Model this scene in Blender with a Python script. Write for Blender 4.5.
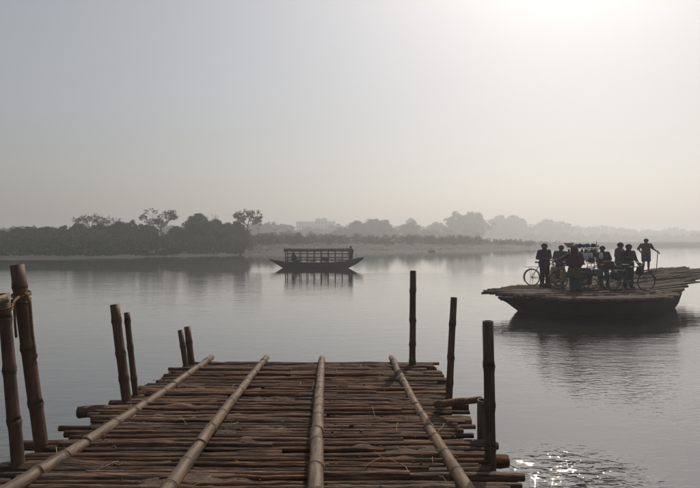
import bpy, bmesh, math, random
import numpy as np
from mathutils import Vector, Matrix, Quaternion, noise

for _o in list(bpy.data.objects):
    bpy.data.objects.remove(_o, do_unlink=True)
scene = bpy.context.scene
COL = scene.collection
R = math.radians
rnd = random.Random(7)

# ------------------------------------------------------------------ camera
EYE = 2.5
F = 520.0                      # focal length in pixels of a 700 px wide picture
cam_data = bpy.data.cameras.new('camera')
cam_data.sensor_width = 36.0
cam_data.lens = 36.0 * F / 700.0
cam_data.clip_start = 0.05
cam_data.clip_end = 6000.0
cam = bpy.data.objects.new('camera', cam_data)
COL.objects.link(cam)
cam.location = (0, 0, EYE)
cam.rotation_euler = (R(90 - 0.33), 0, 0)
scene.camera = cam

# ------------------------------------------------------------------ light
SUN_AZ, SUN_EL = R(24.5), R(45.0)
world = bpy.data.worlds.new('World')
scene.world = world
world.use_nodes = True
wn, wl = world.node_tree.nodes, world.node_tree.links
bg = wn['Background']
sky = wn.new('ShaderNodeTexSky')
sky.sky_type = 'NISHITA'
sky.sun_disc = False
sky.sun_elevation = SUN_EL
sky.sun_rotation = SUN_AZ
sky.altitude = 0.0
sky.air_density = 1.5
sky.dust_density = 2.4
sky.ozone_density = 1.0
hs = wn.new('ShaderNodeHueSaturation')
hs.inputs['Saturation'].default_value = 0.44
wl.new(sky.outputs['Color'], hs.inputs['Color'])
tint = wn.new('ShaderNodeMix')
tint.data_type = 'RGBA'
tint.blend_type = 'MULTIPLY'
tint.inputs['Factor'].default_value = 1.0
tint.inputs[7].default_value = (1.0, 0.975, 0.98, 1)
wl.new(hs.outputs['Color'], tint.inputs[6])
wl.new(tint.outputs[2], bg.inputs['Color'])
bg.inputs['Strength'].default_value = 0.070

sun_data = bpy.data.lights.new('sun', 'SUN')
sun_data.energy = 2.7
sun_data.angle = R(0.55)
sun_data.color = (1.0, 0.91, 0.79)
sun = bpy.data.objects.new('sun', sun_data)
COL.objects.link(sun)
SUN_DIR = Vector((math.sin(SUN_AZ) * math.cos(SUN_EL), math.cos(SUN_AZ) * math.cos(SUN_EL), math.sin(SUN_EL)))
sun.rotation_euler = SUN_DIR.to_track_quat('Z', 'Y').to_euler()
sun.location = SUN_DIR * 60

vs = scene.view_settings
vs.view_transform = 'Standard'
vs.look = 'None'
vs.gamma = 1.0
vs.exposure = 0.08
vs.use_curve_mapping = False
scene.cycles.use_denoising = True
scene.cycles.max_bounces = 8
scene.cycles.volume_bounces = 1
scene.cycles.transparent_max_bounces = 8
scene.cycles.sample_clamp_indirect = 6.0

HAZE_DENSITY = 0.0021


# ------------------------------------------------------------------ helpers
def lerp(a, b, t):
    return a + (b - a) * t


def smooth01(t):
    t = max(0.0, min(1.0, t))
    return t * t * (3 - 2 * t)


def interp(t, pts):
    """piecewise linear through (t, value) pairs; the value may be a tuple"""
    if t <= pts[0][0]:
        return pts[0][1]
    for (t0, a), (t1, b) in zip(pts, pts[1:]):
        if t <= t1:
            k = (t - t0) / (t1 - t0)
            if isinstance(a, tuple):
                return tuple(lerp(x, y, k) for x, y in zip(a, b))
            return lerp(a, b, k)
    return pts[-1][1]


def fbm(x, y, z=0.0, o=4):
    v, a, s = 0.0, 0.5, 1.0
    for _ in range(o):
        v += a * noise.noise(Vector((x * s, y * s, z * s + 3.1)))
        a *= 0.5
        s *= 2.0
    return v


def link(o, parent=None):
    COL.objects.link(o)
    if parent is not None:
        o.parent = parent
    return o


def tag(o, label=None, cat=None, group=None, kind=None):
    if label:
        o['label'] = label
    if cat:
        o['category'] = cat
    if group:
        o['group'] = group
    if kind:
        o['kind'] = kind
    return o


def thing(name, label, cat, loc=(0, 0, 0), rz=0.0, group=None):
    o = bpy.data.objects.new(name, None)
    o.empty_display_size = 0.2
    link(o)
    o.location = loc
    o.rotation_euler = (0, 0, rz)
    return tag(o, label, cat, group)


def copy_tree(o, parent=None):
    c = o.copy()
    link(c)
    c.parent = parent
    for ch in list(o.children):
        copy_tree(ch, c)
    return c


class MB:
    """collects faces, builds ONE mesh object"""

    def __init__(s):
        s.v, s.f, s.m = [], [], []

    def quad(s, a, b, c, d, m=0):
        i = len(s.v)
        s.v += [tuple(a), tuple(b), tuple(c), tuple(d)]
        s.f.append((i, i + 1, i + 2, i + 3))
        s.m.append(m)

    def box(s, c, size, m=0, rot=None):
        hx, hy, hz = (k / 2 for k in size)
        i = len(s.v)
        for x, y, z in ((-1, -1, -1), (1, -1, -1), (1, 1, -1), (-1, 1, -1), (-1, -1, 1), (1, -1, 1), (1, 1, 1), (-1, 1, 1)):
            p = Vector((x * hx, y * hy, z * hz))
            if rot is not None:
                p = rot @ p
            s.v.append((c[0] + p.x, c[1] + p.y, c[2] + p.z))
        for f in ((0, 3, 2, 1), (4, 5, 6, 7), (0, 1, 5, 4), (1, 2, 6, 5), (2, 3, 7, 6), (3, 0, 4, 7)):
            s.f.append(tuple(i + k for k in f))
            s.m.append(m)

    def tube(s, pts, rad, n=8, m=0, cap=True, ring_m=None, hollow=False, hollow_m=0, jit=0.0, closed=False):
        pts = [Vector(p) for p in pts]
        k = len(pts)
        if not hasattr(rad, '__len__'):
            rad = [rad] * k
        base = len(s.v)
        up = None
        for i, p in enumerate(pts):
            if closed:
                t = pts[(i + 1) % k] - pts[i - 1]
            else:
                t = pts[min(i + 1, k - 1)] - pts[max(i - 1, 0)]
            if t.length < 1e-9:
                t = Vector((0, 0, 1))
            t.normalize()
            if up is None:
                up = Vector((0, 0, 1)) if abs(t.z) < 0.9 else Vector((1, 0, 0))
            up = up - t * up.dot(t)
            if up.length < 1e-6:
                up = t.orthogonal()
            up.normalize()
            sd = t.cross(up)
            for j in range(n):
                a = 2 * math.pi * j / n
                r = rad[i] * (1 + (rnd.uniform(-jit, jit) if jit else 0))
                s.v.append(tuple(p + up * (math.cos(a) * r) + sd * (math.sin(a) * r)))
        for i in range(k if closed else k - 1):
            mm = m
            if ring_m is not None and ring_m[i]:
                mm = ring_m[i]
            i2 = (i + 1) % k
            for j in range(n):
                a, b = base + i * n + j, base + i * n + (j + 1) % n
                c, d = base + i2 * n + (j + 1) % n, base + i2 * n + j
                s.f.append((a, d, c, b))
                s.m.append(mm)
        if closed or not cap:
            return
        s.f.append(tuple(base + j for j in range(n)))
        s.m.append(m)
        e = base + (k - 1) * n
        if hollow:
            t = (pts[-1] - pts[-2]).normalized()
            for depth, sc in ((0.0, 0.74), (0.09, 0.70)):
                b2 = len(s.v)
                for j in range(n):
                    q = Vector(s.v[e + j]) - pts[-1]
                    s.v.append(tuple(pts[-1] + q * sc - t * depth))
                src = e if depth == 0.0 else prev
                for j in range(n):
                    s.f.append((src + j, b2 + j, b2 + (j + 1) % n, src + (j + 1) % n))
                    s.m.append(m if depth == 0.0 else hollow_m)
                prev = b2
            s.f.append(tuple(prev + j for j in reversed(range(n))))
            s.m.append(hollow_m)
        else:
            s.f.append(tuple(e + j for j in reversed(range(n))))
            s.m.append(m)

    def ball(s, c, r, nu=10, nv=7, m=0, rot=None):
        rx, ry, rz = r if hasattr(r, '__len__') else (r, r, r)
        base = len(s.v)
        for i in range(nv + 1):
            th = math.pi * i / nv
            for j in range(nu):
                ph = 2 * math.pi * j / nu
                p = Vector((rx * math.sin(th) * math.cos(ph), ry * math.sin(th) * math.sin(ph), rz * math.cos(th)))
                if rot is not None:
                    p = rot @ p
                s.v.append((c[0] + p.x, c[1] + p.y, c[2] + p.z))
        for i in range(nv):
            for j in range(nu):
                a, b = base + i * nu + j, base + i * nu + (j + 1) % nu
                s.f.append((a, a + nu, b + nu, b))
                s.m.append(m)

    def loft(s, rings, m=0, cap=True):
        """rings: equal-length lists of points"""
        base = len(s.v)
        n = len(rings[0])
        for r in rings:
            s.v += [tuple(p) for p in r]
        for i in range(len(rings) - 1):
            for j in range(n):
                a, b = base + i * n + j, base + i * n + (j + 1) % n
                s.f.append((a, b, b + n, a + n))
                s.m.append(m)
        if cap:
            s.f.append(tuple(base + j for j in reversed(range(n))))
            s.m.append(m)
            e = base + (len(rings) - 1) * n
            s.f.append(tuple(e + j for j in range(n)))
            s.m.append(m)

    def mesh(s, name, mats, smooth=True):
        me = bpy.data.meshes.new(name)
        me.from_pydata(s.v, [], s.f)
        for mt in (mats if isinstance(mats, (list, tuple)) else [mats]):
            me.materials.append(mt)
        me.polygons.foreach_set('material_index', s.m)
        me.polygons.foreach_set('use_smooth', [smooth] * len(s.f))
        me.update()
        return me

    def build(s, name, mats, parent=None, smooth=True, loc=None):
        o = bpy.data.objects.new(name, s.mesh(name, mats, smooth))
        link(o, parent)
        if loc is not None:
            o.location = loc
        return o


def autosmooth(o, ang=40):
    me = o.data
    bm = bmesh.new()
    bm.from_mesh(me)
    for e in bm.edges:
        if len(e.link_faces) == 2 and e.calc_face_angle(0) > R(ang):
            e.smooth = False
    bm.to_mesh(me)
    bm.free()
    return o


# ------------------------------------------------------------------ materials
def new_mat(name):
    m = bpy.data.materials.new(name)
    m.use_nodes = True
    return m, m.node_tree.nodes, m.node_tree.links, m.node_tree.nodes['Principled BSDF']


def mat(name, c1, c2=None, rough=0.8, scale=6.0, stretch=(1, 1, 1), bump=0.0, bump_scale=30.0, random_v=0.0, spec=0.3, detail=5.0, coord='Object', metal=0.0):
    m, n, l, p = new_mat(name)
    p.inputs['Roughness'].default_value = rough
    p.inputs['Specular IOR Level'].default_value = spec
    p.inputs['Metallic'].default_value = metal
    tc = n.new('ShaderNodeTexCoord')
    mp = n.new('ShaderNodeMapping')
    mp.inputs['Scale'].default_value = stretch
    l.new(tc.outputs[coord], mp.inputs['Vector'])
    if random_v:
        oi = n.new('ShaderNodeObjectInfo')
        add = n.new('ShaderNodeVectorMath')
        add.operation = 'MULTIPLY_ADD'
        cx = n.new('ShaderNodeCombineXYZ')
        l.new(oi.outputs['Random'], cx.inputs[0])
        l.new(oi.outputs['Random'], cx.inputs[2])
        add.inputs[1].default_value = (37, 37, 37)
        l.new(cx.outputs[0], add.inputs[0])
        l.new(mp.outputs[0], add.inputs[2])
        vec = add.outputs[0]
    else:
        vec = mp.outputs[0]
    nz = n.new('ShaderNodeTexNoise')
    nz.inputs['Scale'].default_value = scale
    nz.inputs['Detail'].default_value = detail
    nz.inputs['Roughness'].default_value = 0.62
    l.new(vec, nz.inputs['Vector'])
    rp = n.new('ShaderNodeValToRGB')
    rp.color_ramp.elements[0].position = 0.32
    rp.color_ramp.elements[1].position = 0.68
    rp.color_ramp.elements[0].color = (*c1, 1)
    rp.color_ramp.elements[1].color = (*(c2 or c1), 1)
    l.new(nz.outputs['Fac'], rp.inputs['Fac'])
    col = rp.outputs['Color']
    if random_v:
        h = n.new('ShaderNodeHueSaturation')
        mr = n.new('ShaderNodeMapRange')
        mr.inputs['To Min'].default_value = 1 - random_v
        mr.inputs['To Max'].default_value = 1 + random_v
        l.new(oi.outputs['Random'], mr.inputs['Value'])
        l.new(mr.outputs[0], h.inputs['Value'])
        fr = n.new('ShaderNodeMath')
        fr.operation = 'MULTIPLY'
        fr.inputs[1].default_value = 7.31
        l.new(oi.outputs['Random'], fr.inputs[0])
        fr2 = n.new('ShaderNodeMath')
        fr2.operation = 'FRACT'
        l.new(fr.outputs[0], fr2.inputs[0])
        mr2 = n.new('ShaderNodeMapRange')
        mr2.inputs['To Min'].default_value = 1 - random_v * 0.45
        mr2.inputs['To Max'].default_value = 1 + random_v * 0.35
        l.new(fr2.outputs[0], mr2.inputs['Value'])
        l.new(mr2.outputs[0], h.inputs['Saturation'])
        l.new(col, h.inputs['Color'])
        col = h.outputs['Color']
    l.new(col, p.inputs['Base Color'])
    if bump:
        nb = n.new('ShaderNodeTexNoise')
        nb.inputs['Scale'].default_value = bump_scale
        nb.inputs['Detail'].default_value = 6
        l.new(vec, nb.inputs['Vector'])
        bp = n.new('ShaderNodeBump')
        bp.inputs['Distance'].default_value = bump
        bp.inputs['Strength'].default_value = 1.0
        l.new(nb.outputs['Fac'], bp.inputs['Height'])
        l.new(bp.outputs[0], p.inputs['Normal'])
    return m


M = {}
M['log'] = mat('weathered_log', (0.024, 0.013, 0.008), (0.20, 0.108, 0.060), 0.8, 4, (1.0, 9, 9), 0.02, 10, 0.5)
M['log_end'] = mat('log_end_grain', (0.06, 0.04, 0.028), (0.12, 0.085, 0.06), 0.9, 20)
M['bamboo_old'] = mat('dry_bamboo', (0.060, 0.034, 0.019), (0.215, 0.135, 0.075), 0.6, 4, (7, 1.0, 7), 0.004, 12, 0.18, spec=0.35)
M['bamboo_ring'] = mat('bamboo_node', (0.045, 0.03, 0.02), (0.10, 0.07, 0.045), 0.8, 12)
M['post'] = mat('brown_bamboo_post', (0.040, 0.020, 0.012), (0.13, 0.066, 0.036), 0.6, 3, (8, 8, 1.2), 0.002, 14, 0.2, spec=0.4)
M['post_dark'] = mat('dark_bamboo_post', (0.034, 0.021, 0.014), (0.11, 0.070, 0.043), 0.6, 3, (8, 8, 1.2), 0.002, 14, 0.2, spec=0.4)
M['hollow'] = mat('bamboo_hollow', (0.012, 0.009, 0.007), None, 0.95)
M['rope'] = mat('jute_rope', (0.10, 0.06, 0.035), (0.20, 0.13, 0.08), 0.95, 40, bump=0.003, bump_scale=60)
M['dry_mud'] = mat('dry_mud', (0.055, 0.037, 0.026), (0.125, 0.088, 0.062), 0.95, 9, bump=0.012, bump_scale=40)
M['straw'] = mat('straw', (0.24, 0.17, 0.09), (0.36, 0.27, 0.15), 0.8, 10, random_v=0.2)
M['wet_mud'] = mat('wet_river_mud', (0.022, 0.018, 0.014), (0.05, 0.040, 0.031), 0.72, 5, bump=0.03, bump_scale=9, spec=0.25)
M['hull'] = mat('tarred_hull_wood', (0.008, 0.006, 0.005), (0.022, 0.015, 0.011), 0.75, 3, (1, 6, 6), 0.006, 10, spec=0.3)
M['deck_pole'] = mat('deck_bamboo', (0.032, 0.021, 0.015), (0.14, 0.098, 0.066), 0.85, 4, (1, 6, 6), 0.006, 14, 0.4)
M['far_hull'] = mat('far_boat_wood', (0.020, 0.018, 0.018), (0.045, 0.038, 0.034), 0.8, 3, (1, 5, 5), 0.006, 8)
M['far_wood'] = mat('far_boat_posts', (0.04, 0.034, 0.03), (0.08, 0.066, 0.055), 0.8, 6)
M['thatch'] = mat('thatch', (0.05, 0.04, 0.03), (0.11, 0.085, 0.06), 0.95, 8, bump=0.03, bump_scale=14)
M['bark'] = mat('bark', (0.05, 0.04, 0.032), (0.11, 0.09, 0.07), 0.95, 4, bump=0.02, bump_scale=8)
M['sand'] = mat('sand', (0.2, 0.17, 0.13), (0.3, 0.26, 0.2), 0.95, 2)


def leaf_mat(name, c1, c2):
    m, n, l, p = new_mat(name)
    p.inputs['Roughness'].default_value = 0.95
    p.inputs['Specular IOR Level'].default_value = 0.0
    tc = n.new('ShaderNodeTexCoord')
    nz = n.new('ShaderNodeTexNoise')
    nz.inputs['Scale'].default_value = 3.0
    nz.inputs['Detail'].default_value = 4
    l.new(tc.outputs['Object'], nz.inputs['Vector'])
    rp = n.new('ShaderNodeValToRGB')
    rp.color_ramp.elements[0].position = 0.35
    rp.color_ramp.elements[1].position = 0.65
    rp.color_ramp.elements[0].color = (*c1, 1)
    rp.color_ramp.elements[1].color = (*c2, 1)
    l.new(nz.outputs['Fac'], rp.inputs['Fac'])
    oi = n.new('ShaderNodeObjectInfo')
    h = n.new('ShaderNodeHueSaturation')
    mr = n.new('ShaderNodeMapRange')
    mr.inputs['To Min'].default_value = 0.75
    mr.inputs['To Max'].default_value = 1.25
    l.new(oi.outputs['Random'], mr.inputs['Value'])
    l.new(mr.outputs[0], h.inputs['Value'])
    l.new(rp.outputs['Color'], h.inputs['Color'])
    l.new(h.outputs['Color'], p.inputs['Base Color'])
    return m


M['leaf'] = leaf_mat('tree_leaves', (0.035, 0.05, 0.028), (0.075, 0.095, 0.045))
M['leaf_dry'] = leaf_mat('dry_tree_leaves', (0.055, 0.05, 0.035), (0.10, 0.09, 0.055))
M['leaf_palm'] = leaf_mat('palm_leaves', (0.04, 0.055, 0.03), (0.07, 0.09, 0.045))


# far bank: sand near the waterline, scrub grass above it
def bank_material():
    m, n, l, p = new_mat('bank_ground')
    p.inputs['Roughness'].default_value = 0.95
    geo = n.new('ShaderNodeNewGeometry')
    sep = n.new('ShaderNodeSeparateXYZ')
    l.new(geo.outputs['Position'], sep.inputs[0])
    nz = n.new('ShaderNodeTexNoise')
    nz.inputs['Scale'].default_value = 0.12
    nz.inputs['Detail'].default_value = 6
    l.new(geo.outputs['Position'], nz.inputs['Vector'])
    ad = n.new('ShaderNodeMath')
    ad.operation = 'MULTIPLY_ADD'
    ad.inputs[1].default_value = 0.9
    l.new(nz.outputs['Fac'], ad.inputs[0])
    l.new(sep.outputs['Z'], ad.inputs[2])
    sx = n.new('ShaderNodeMapRange')
    sx.inputs['From Min'].default_value = -34.0
    sx.inputs['From Max'].default_value = -8.0
    sx.inputs['To Min'].default_value = 0.7
    sx.inputs['To Max'].default_value = 0.0
    l.new(sep.outputs['X'], sx.inputs['Value'])
    ad2 = n.new('ShaderNodeMath')
    l.new(ad.outputs[0], ad2.inputs[0])
    l.new(sx.outputs[0], ad2.inputs[1])
    ad = ad2
    rp = n.new('ShaderNodeValToRGB')
    e = rp.color_ramp.elements
    e[0].position, e[0].color = 0.42, (0.088, 0.076, 0.058, 1)
    e[1].position, e[1].color = 0.60, (0.075, 0.068, 0.046, 1)
    k = rp.color_ramp.elements.new(0.85)
    k.color = (0.036, 0.038, 0.024, 1)
    l.new(ad.outputs[0], rp.inputs['Fac'])
    nz2 = n.new('ShaderNodeTexNoise')
    nz2.inputs['Scale'].default_value = 1.3
    nz2.inputs['Detail'].default_value = 5
    l.new(geo.outputs['Position'], nz2.inputs['Vector'])
    mx = n.new('ShaderNodeMix')
    mx.data_type = 'RGBA'
    mx.blend_type = 'MULTIPLY'
    mx.inputs['Factor'].default_value = 0.7
    l.new(rp.outputs['Color'], mx.inputs[6])
    l.new(nz2.outputs['Color'], mx.inputs[7])
    l.new(mx.outputs[2], p.inputs['Base Color'])
    return m


M['bank'] = bank_material()


def water_material():
    m, n, l, p = new_mat('river_water')
    p.inputs['Base Color'].default_value = (0.024, 0.025, 0.021, 1)
    p.inputs['Roughness'].default_value = 0.015
    p.inputs['IOR'].default_value = 1.5
    p.inputs['Specular IOR Level'].default_value = 1.0
    geo = n.new('ShaderNodeNewGeometry')
    sep = n.new('ShaderNodeSeparateXYZ')
    l.new(geo.outputs['Position'], sep.inputs[0])

    def math_(op, a, b=None, c=None, clamp=False):
        q = n.new('ShaderNodeMath')
        q.operation = op
        q.use_clamp = clamp
        for i, x in enumerate((a, b, c)):
            if x is None:
                continue
            if isinstance(x, (int, float)):
                q.inputs[i].default_value = x
            else:
                l.new(x, q.inputs[i])
        return q.outputs[0]

    def noise_(scale, stretch, detail=3, rough=0.5, rot=0.0, dist=0.0):
        mp = n.new('ShaderNodeMapping')
        mp.inputs['Scale'].default_value = stretch
        mp.inputs['Rotation'].default_value = (0, 0, rot)
        l.new(geo.outputs['Position'], mp.inputs['Vector'])
        t = n.new('ShaderNodeTexNoise')
        t.inputs['Scale'].default_value = scale
        t.inputs['Detail'].default_value = detail
        t.inputs['Roughness'].default_value = rough
        t.inputs['Distortion'].default_value = dist
        l.new(mp.outputs[0], t.inputs['Vector'])
        return t.outputs['Fac']

    def blob(cx, cy, rx, ry):
        dx = math_('MULTIPLY', math_('SUBTRACT', sep.outputs['X'], cx), 1 / rx)
        dy = math_('MULTIPLY', math_('SUBTRACT', sep.outputs['Y'], cy), 1 / ry)
        d2 = math_('ADD', math_('MULTIPLY', dx, dx), math_('MULTIPLY', dy, dy))
        return math_('POWER', 2.718, math_('MULTIPLY', d2, -1.0))

    big = noise_(0.05, (1, 2.2, 1), 4, 0.6)
    # a breeze line: rippled this side of about 38 m, calmer beyond it
    edge = math_('ADD', sep.outputs['Y'], math_('MULTIPLY', math_('SUBTRACT', big, 0.5), 26.0))
    edge = math_('ADD', edge, math_('MULTIPLY', sep.outputs['X'], 0.12))
    near = math_('SUBTRACT', 1.0, math_('DIVIDE', math_('SUBTRACT', edge, 36.0), 6.0), clamp=True)
    streak = blob(-48.0, 70.0, 16.0, 2.2)
    ferry = blob(7.4, 11.6, 3.4, 2.3)
    shore = blob(2.3, 5.45, 0.9, 0.75)
    shore2 = blob(-3.6, 5.2, 1.2, 1.2)
    path = blob(4.9, 9.6, 1.3, 3.2)
    dockend = blob(-0.5, 8.0, 2.6, 0.9)
    amp = math_('ADD', 0.10, math_('MULTIPLY', near, 0.27))
    amp = math_('ADD', amp, math_('MULTIPLY', streak, 1.6))
    amp = math_('ADD', amp, math_('MULTIPLY', ferry, 0.8))
    amp = math_('ADD', amp, math_('MULTIPLY', dockend, 0.5))
    amp = math_('ADD', amp, math_('MULTIPLY', shore2, 1.0))
    patch = noise_(0.35, (1, 1.6, 1), 3, 0.5)
    amp = math_('MULTIPLY', amp, math_('ADD', 0.35, math_('MULTIPLY', patch, 1.3)))
    h1 = noise_(1.0, (0.8, 2.2, 1), 2, 0.5, R(9))
    h2 = noise_(3.2, (0.8, 2.3, 1), 3, 0.55, R(-7), 0.4)
    h3 = noise_(11.0, (0.9, 1.9, 1), 3, 0.55, R(5))
    h4 = noise_(6.0, (0.8, 1.7, 1), 2.2, 0.5, R(-12), 0.5)
    hh = math_('ADD', math_('MULTIPLY', h1, 0.020), math_('MULTIPLY', h2, 0.0085))
    hh = math_('ADD', hh, math_('MULTIPLY', h3, 0.0026))
    hh = math_('MULTIPLY', hh, amp)
    hh = math_('ADD', hh, math_('MULTIPLY', math_('MULTIPLY', h4, math_('ADD', math_('POWER', shore, 1.3), math_('MULTIPLY', path, 0.24))), 0.075))
    hh = math_('ADD', hh, math_('MULTIPLY', math_('MULTIPLY', h3, ferry), 0.007))
    bp = n.new('ShaderNodeBump')
    bp.inputs['Strength'].default_value = 1.0
    bp.inputs['Distance'].default_value = 1.0
    l.new(hh, bp.inputs['Height'])
    l.new(bp.outputs[0], p.inputs['Normal'])
    l.new(bp.outputs[0], p.inputs['Coat Normal'])
    p.inputs['Coat Weight'].default_value = 0.65
    p.inputs['Coat Roughness'].default_value = 0.015
    return m


M['water'] = water_material()

# ------------------------------------------------------------------ the setting
def at(u, dist):
    """world X of picture column u (700 px wide) at a distance"""
    return (u - 350.0) / F * dist


# river
mb = MB()
mb.quad((-2600, -300, 0), (2600, -300, 0), (2600, 2600, 0), (-2600, 2600, 0))
tag(mb.build('river', M['water'], smooth=False), 'calm grey river with soft ripples', kind='structure')

# far bank: ground behind an irregular shoreline
SHORE = [(-2400, 60), (-140, 66), (-75, 74), (-51, 76), (-35, 79), (-20, 93), (-2, 113), (25, 128), (40, 140), (63, 172), (112, 214), (160, 236), (260, 250), (2400, 300)]


def shore_y(x):
    return interp(x, SHORE) + 3.0 * fbm(x * 0.06, 1.7) + 0.8 * fbm(x * 0.4, 9.0)


def bank_z(x, d):
    """height of the far bank d metres behind its shoreline"""
    z = interp(d, [(-8, -0.6), (0, 0.0), (2, 0.22), (8, 0.5), (14, 1.0), (26, 1.45), (60, 1.8), (200, 2.2), (2000, 3.0)])
    if d > 0.5:
        z += 0.16 * fbm(x * 0.16, d * 0.16, o=3) * min(1, d / 6)
    return z


xs = sorted(set([-2400, -1200, -600, -400, -300, -240] + [k * 2.0 for k in range(-110, 150)] + [320, 360, 420, 520, 700, 1200, 2400]))
ds = [-8, -3, -1, 0, 0.7, 1.5, 2.5, 4, 6, 8, 11, 14, 18, 22, 28, 40, 60, 100, 200, 600, 2000]
mb = MB()
for x in xs:
    sy = shore_y(x)
    for d in ds:
        mb.v.append((x, sy + d, bank_z(x, d)))
nd = len(ds)
for i in range(len(xs) - 1):
    for j in range(nd - 1):
        mb.f.append((i * nd + j, (i + 1) * nd + j, (i + 1) * nd + j + 1, i * nd + j + 1))
        mb.m.append(0)
tag(mb.build('far_bank', M['bank']), 'low sandy far river bank rising to scrub', kind='structure')

# near bank: wet mud that comes out of the water beside and under the dock
NEAR = [(-60, 3.5), (-8, 5.2), (-5, 5.7), (-3.7, 5.9), (-2.4, 5.3), (0, 4.6), (1.2, 4.7), (1.9, 5.1), (2.6, 5.05), (3.2, 4.8), (4.2, 4.2), (8, 3.2), (60, -2)]


def near_z(x, y):
    d = interp(x, NEAR) - y
    z = interp(d, [(-6, -0.7), (-1.2, -0.14), (0, 0.0), (0.9, 0.10), (2.5, 0.36), (5.5, 0.92), (12, 1.15), (60, 1.6)])
    return z + 0.085 * fbm(x * 2.6, y * 2.6, 5.0, 4) * (1.0 if d > -2 else 0.3) + 0.05 * fbm(x * 7, y * 7, 2.0, 3)


gx = [-60, -30, -16, -10, -8, -7] + [-6 + 0.1 * k for k in range(120)] + [6, 7, 8, 10, 16, 30, 60]
gy = [-80, -40, -20, -10, -5, -2, 0, 1, 2, 2.6] + [3 + 0.08 * k for k in range(60)] + [8, 9, 10, 11.5]
mb = MB()
for x in gx:
    for y in gy:
        mb.v.append((x, y, near_z(x, y)))
n_ = len(gy)
for i in range(len(gx) - 1):
    for j in range(n_ - 1):
        mb.f.append((i * n_ + j, (i + 1) * n_ + j, (i + 1) * n_ + j + 1, i * n_ + j + 1))
        mb.m.append(0)
tag(mb.build('near_bank', M['wet_mud']), 'dark wet mud bank at the foot of the dock', kind='structure')


# ------------------------------------------------------------------ bamboo and the dock
def bamboo(mb, p0, p1, r0, r1, seed, gap=0.3, bend=0.02, n=10, hollow=True, ring=1, hol=2):
    """a jointed bamboo culm from p0 to p1, cut open at p1"""
    g = random.Random(seed)
    p0, p1 = Vector(p0), Vector(p1)
    ax = p1 - p0
    ln = ax.length
    ax.normalize()
    s1 = ax.orthogonal().normalized()
    s2 = ax.cross(s1)
    b1, b2, ph = g.uniform(-bend, bend), g.uniform(-bend, bend), g.uniform(0, 6)
    nodes, t = [], g.uniform(0.1, gap)
    while t < ln - 0.06:
        nodes.append(t)
        t += gap * g.uniform(0.65, 1.3)
    prof = [(0, 1.0, 0)]
    for q in nodes:
        prof += [(q - 0.05, 0.98, 0), (q - 0.016, 1.07, 1), (q - 0.004, 1.15, 1), (q + 0.007, 1.06, 0), (q + 0.012, 1.11, 0), (q + 0.045, 1.0, 0)]
    prof.append((ln, 1.0, 0))
    prof = [x for i, x in enumerate(prof) if i == 0 or x[0] > prof[i - 1][0] + 1e-4]
    pts, rad, rm = [], [], []
    kink = [(g.uniform(-1, 1) * bend * 0.35, g.uniform(-1, 1) * bend * 0.35) for _ in range(len(nodes) + 2)]
    for q, k, dk in prof:
        u = q / ln
        seg = sum(1 for w in nodes if w < q)
        o = s1 * (b1 * math.sin(math.pi * u) * ln * 0.5 + kink[seg][0] * 0.5) + s2 * (b2 * math.sin(math.pi * u + ph * 0.2) * ln * 0.5 + kink[seg][1] * 0.5)
        pts.append(p0 + ax * q + o)
        rad.append(lerp(r0, r1, u) * k)
        rm.append(ring if dk else 0)
    mb.tube(pts, rad, n, 0, True, rm, hollow, hol)


def rough_log(mb, p0, p1, r, seed, n=7, bend=0.03, knots=5, seg=14):
    g = random.Random(seed)
    p0, p1 = Vector(p0), Vector(p1)
    o1, o2 = g.uniform(0, 50), g.uniform(0, 50)
    kn = [g.random() for _ in range(knots)]
    pts, rad = [], []
    for i in range(seg + 1):
        u = i / seg
        p = p0.lerp(p1, u)
        p += Vector((0, noise.noise(Vector((u * 3 + o1, 0, 0))) * bend, noise.noise(Vector((u * 4 + o2, 5, 0))) * bend * 0.55))
        k = 1 + 0.08 * noise.noise(Vector((u * 9 + o1, 3, 1)))
        for q in kn:
            k += 0.18 * math.exp(-((u - q) * seg * 0.9) ** 2)
        pts.append(p)
        rad.append(r * k * lerp(1.08, 0.9, u if seed % 2 else 1 - u))
    mb.tube(pts, rad, n, 0, True, None, False, 0, 0.05)


DOCK_Z = 0.90
dock = thing('bamboo_dock', 'landing stage of dark logs laid crosswise, reaching into the river', 'dock', (-0.65, 3.4, 0))


def dchild(mb, name, mats, smooth=True):
    """geometry given in world coordinates, parented to the dock"""
    l = dock.location
    mb.v = [(x - l.x, y - l.y, z - l.z) for x, y, z in mb.v]
    return mb.build(name, mats, dock, smooth)


def log_at(x0, x1, y, z, r, seed, skew=0.0, bend=0.010, name='log'):
    """one crosswise log: mesh built about its own left end so that its grain follows it"""
    mb = MB()
    rough_log(mb, (0, 0, 0), (x1 - x0, skew, 0), r, seed, bend=bend)
    return mb.build(name, M['log'], dock, True, (x0 - dock.location.x, y - dock.location.y, z))


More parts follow.
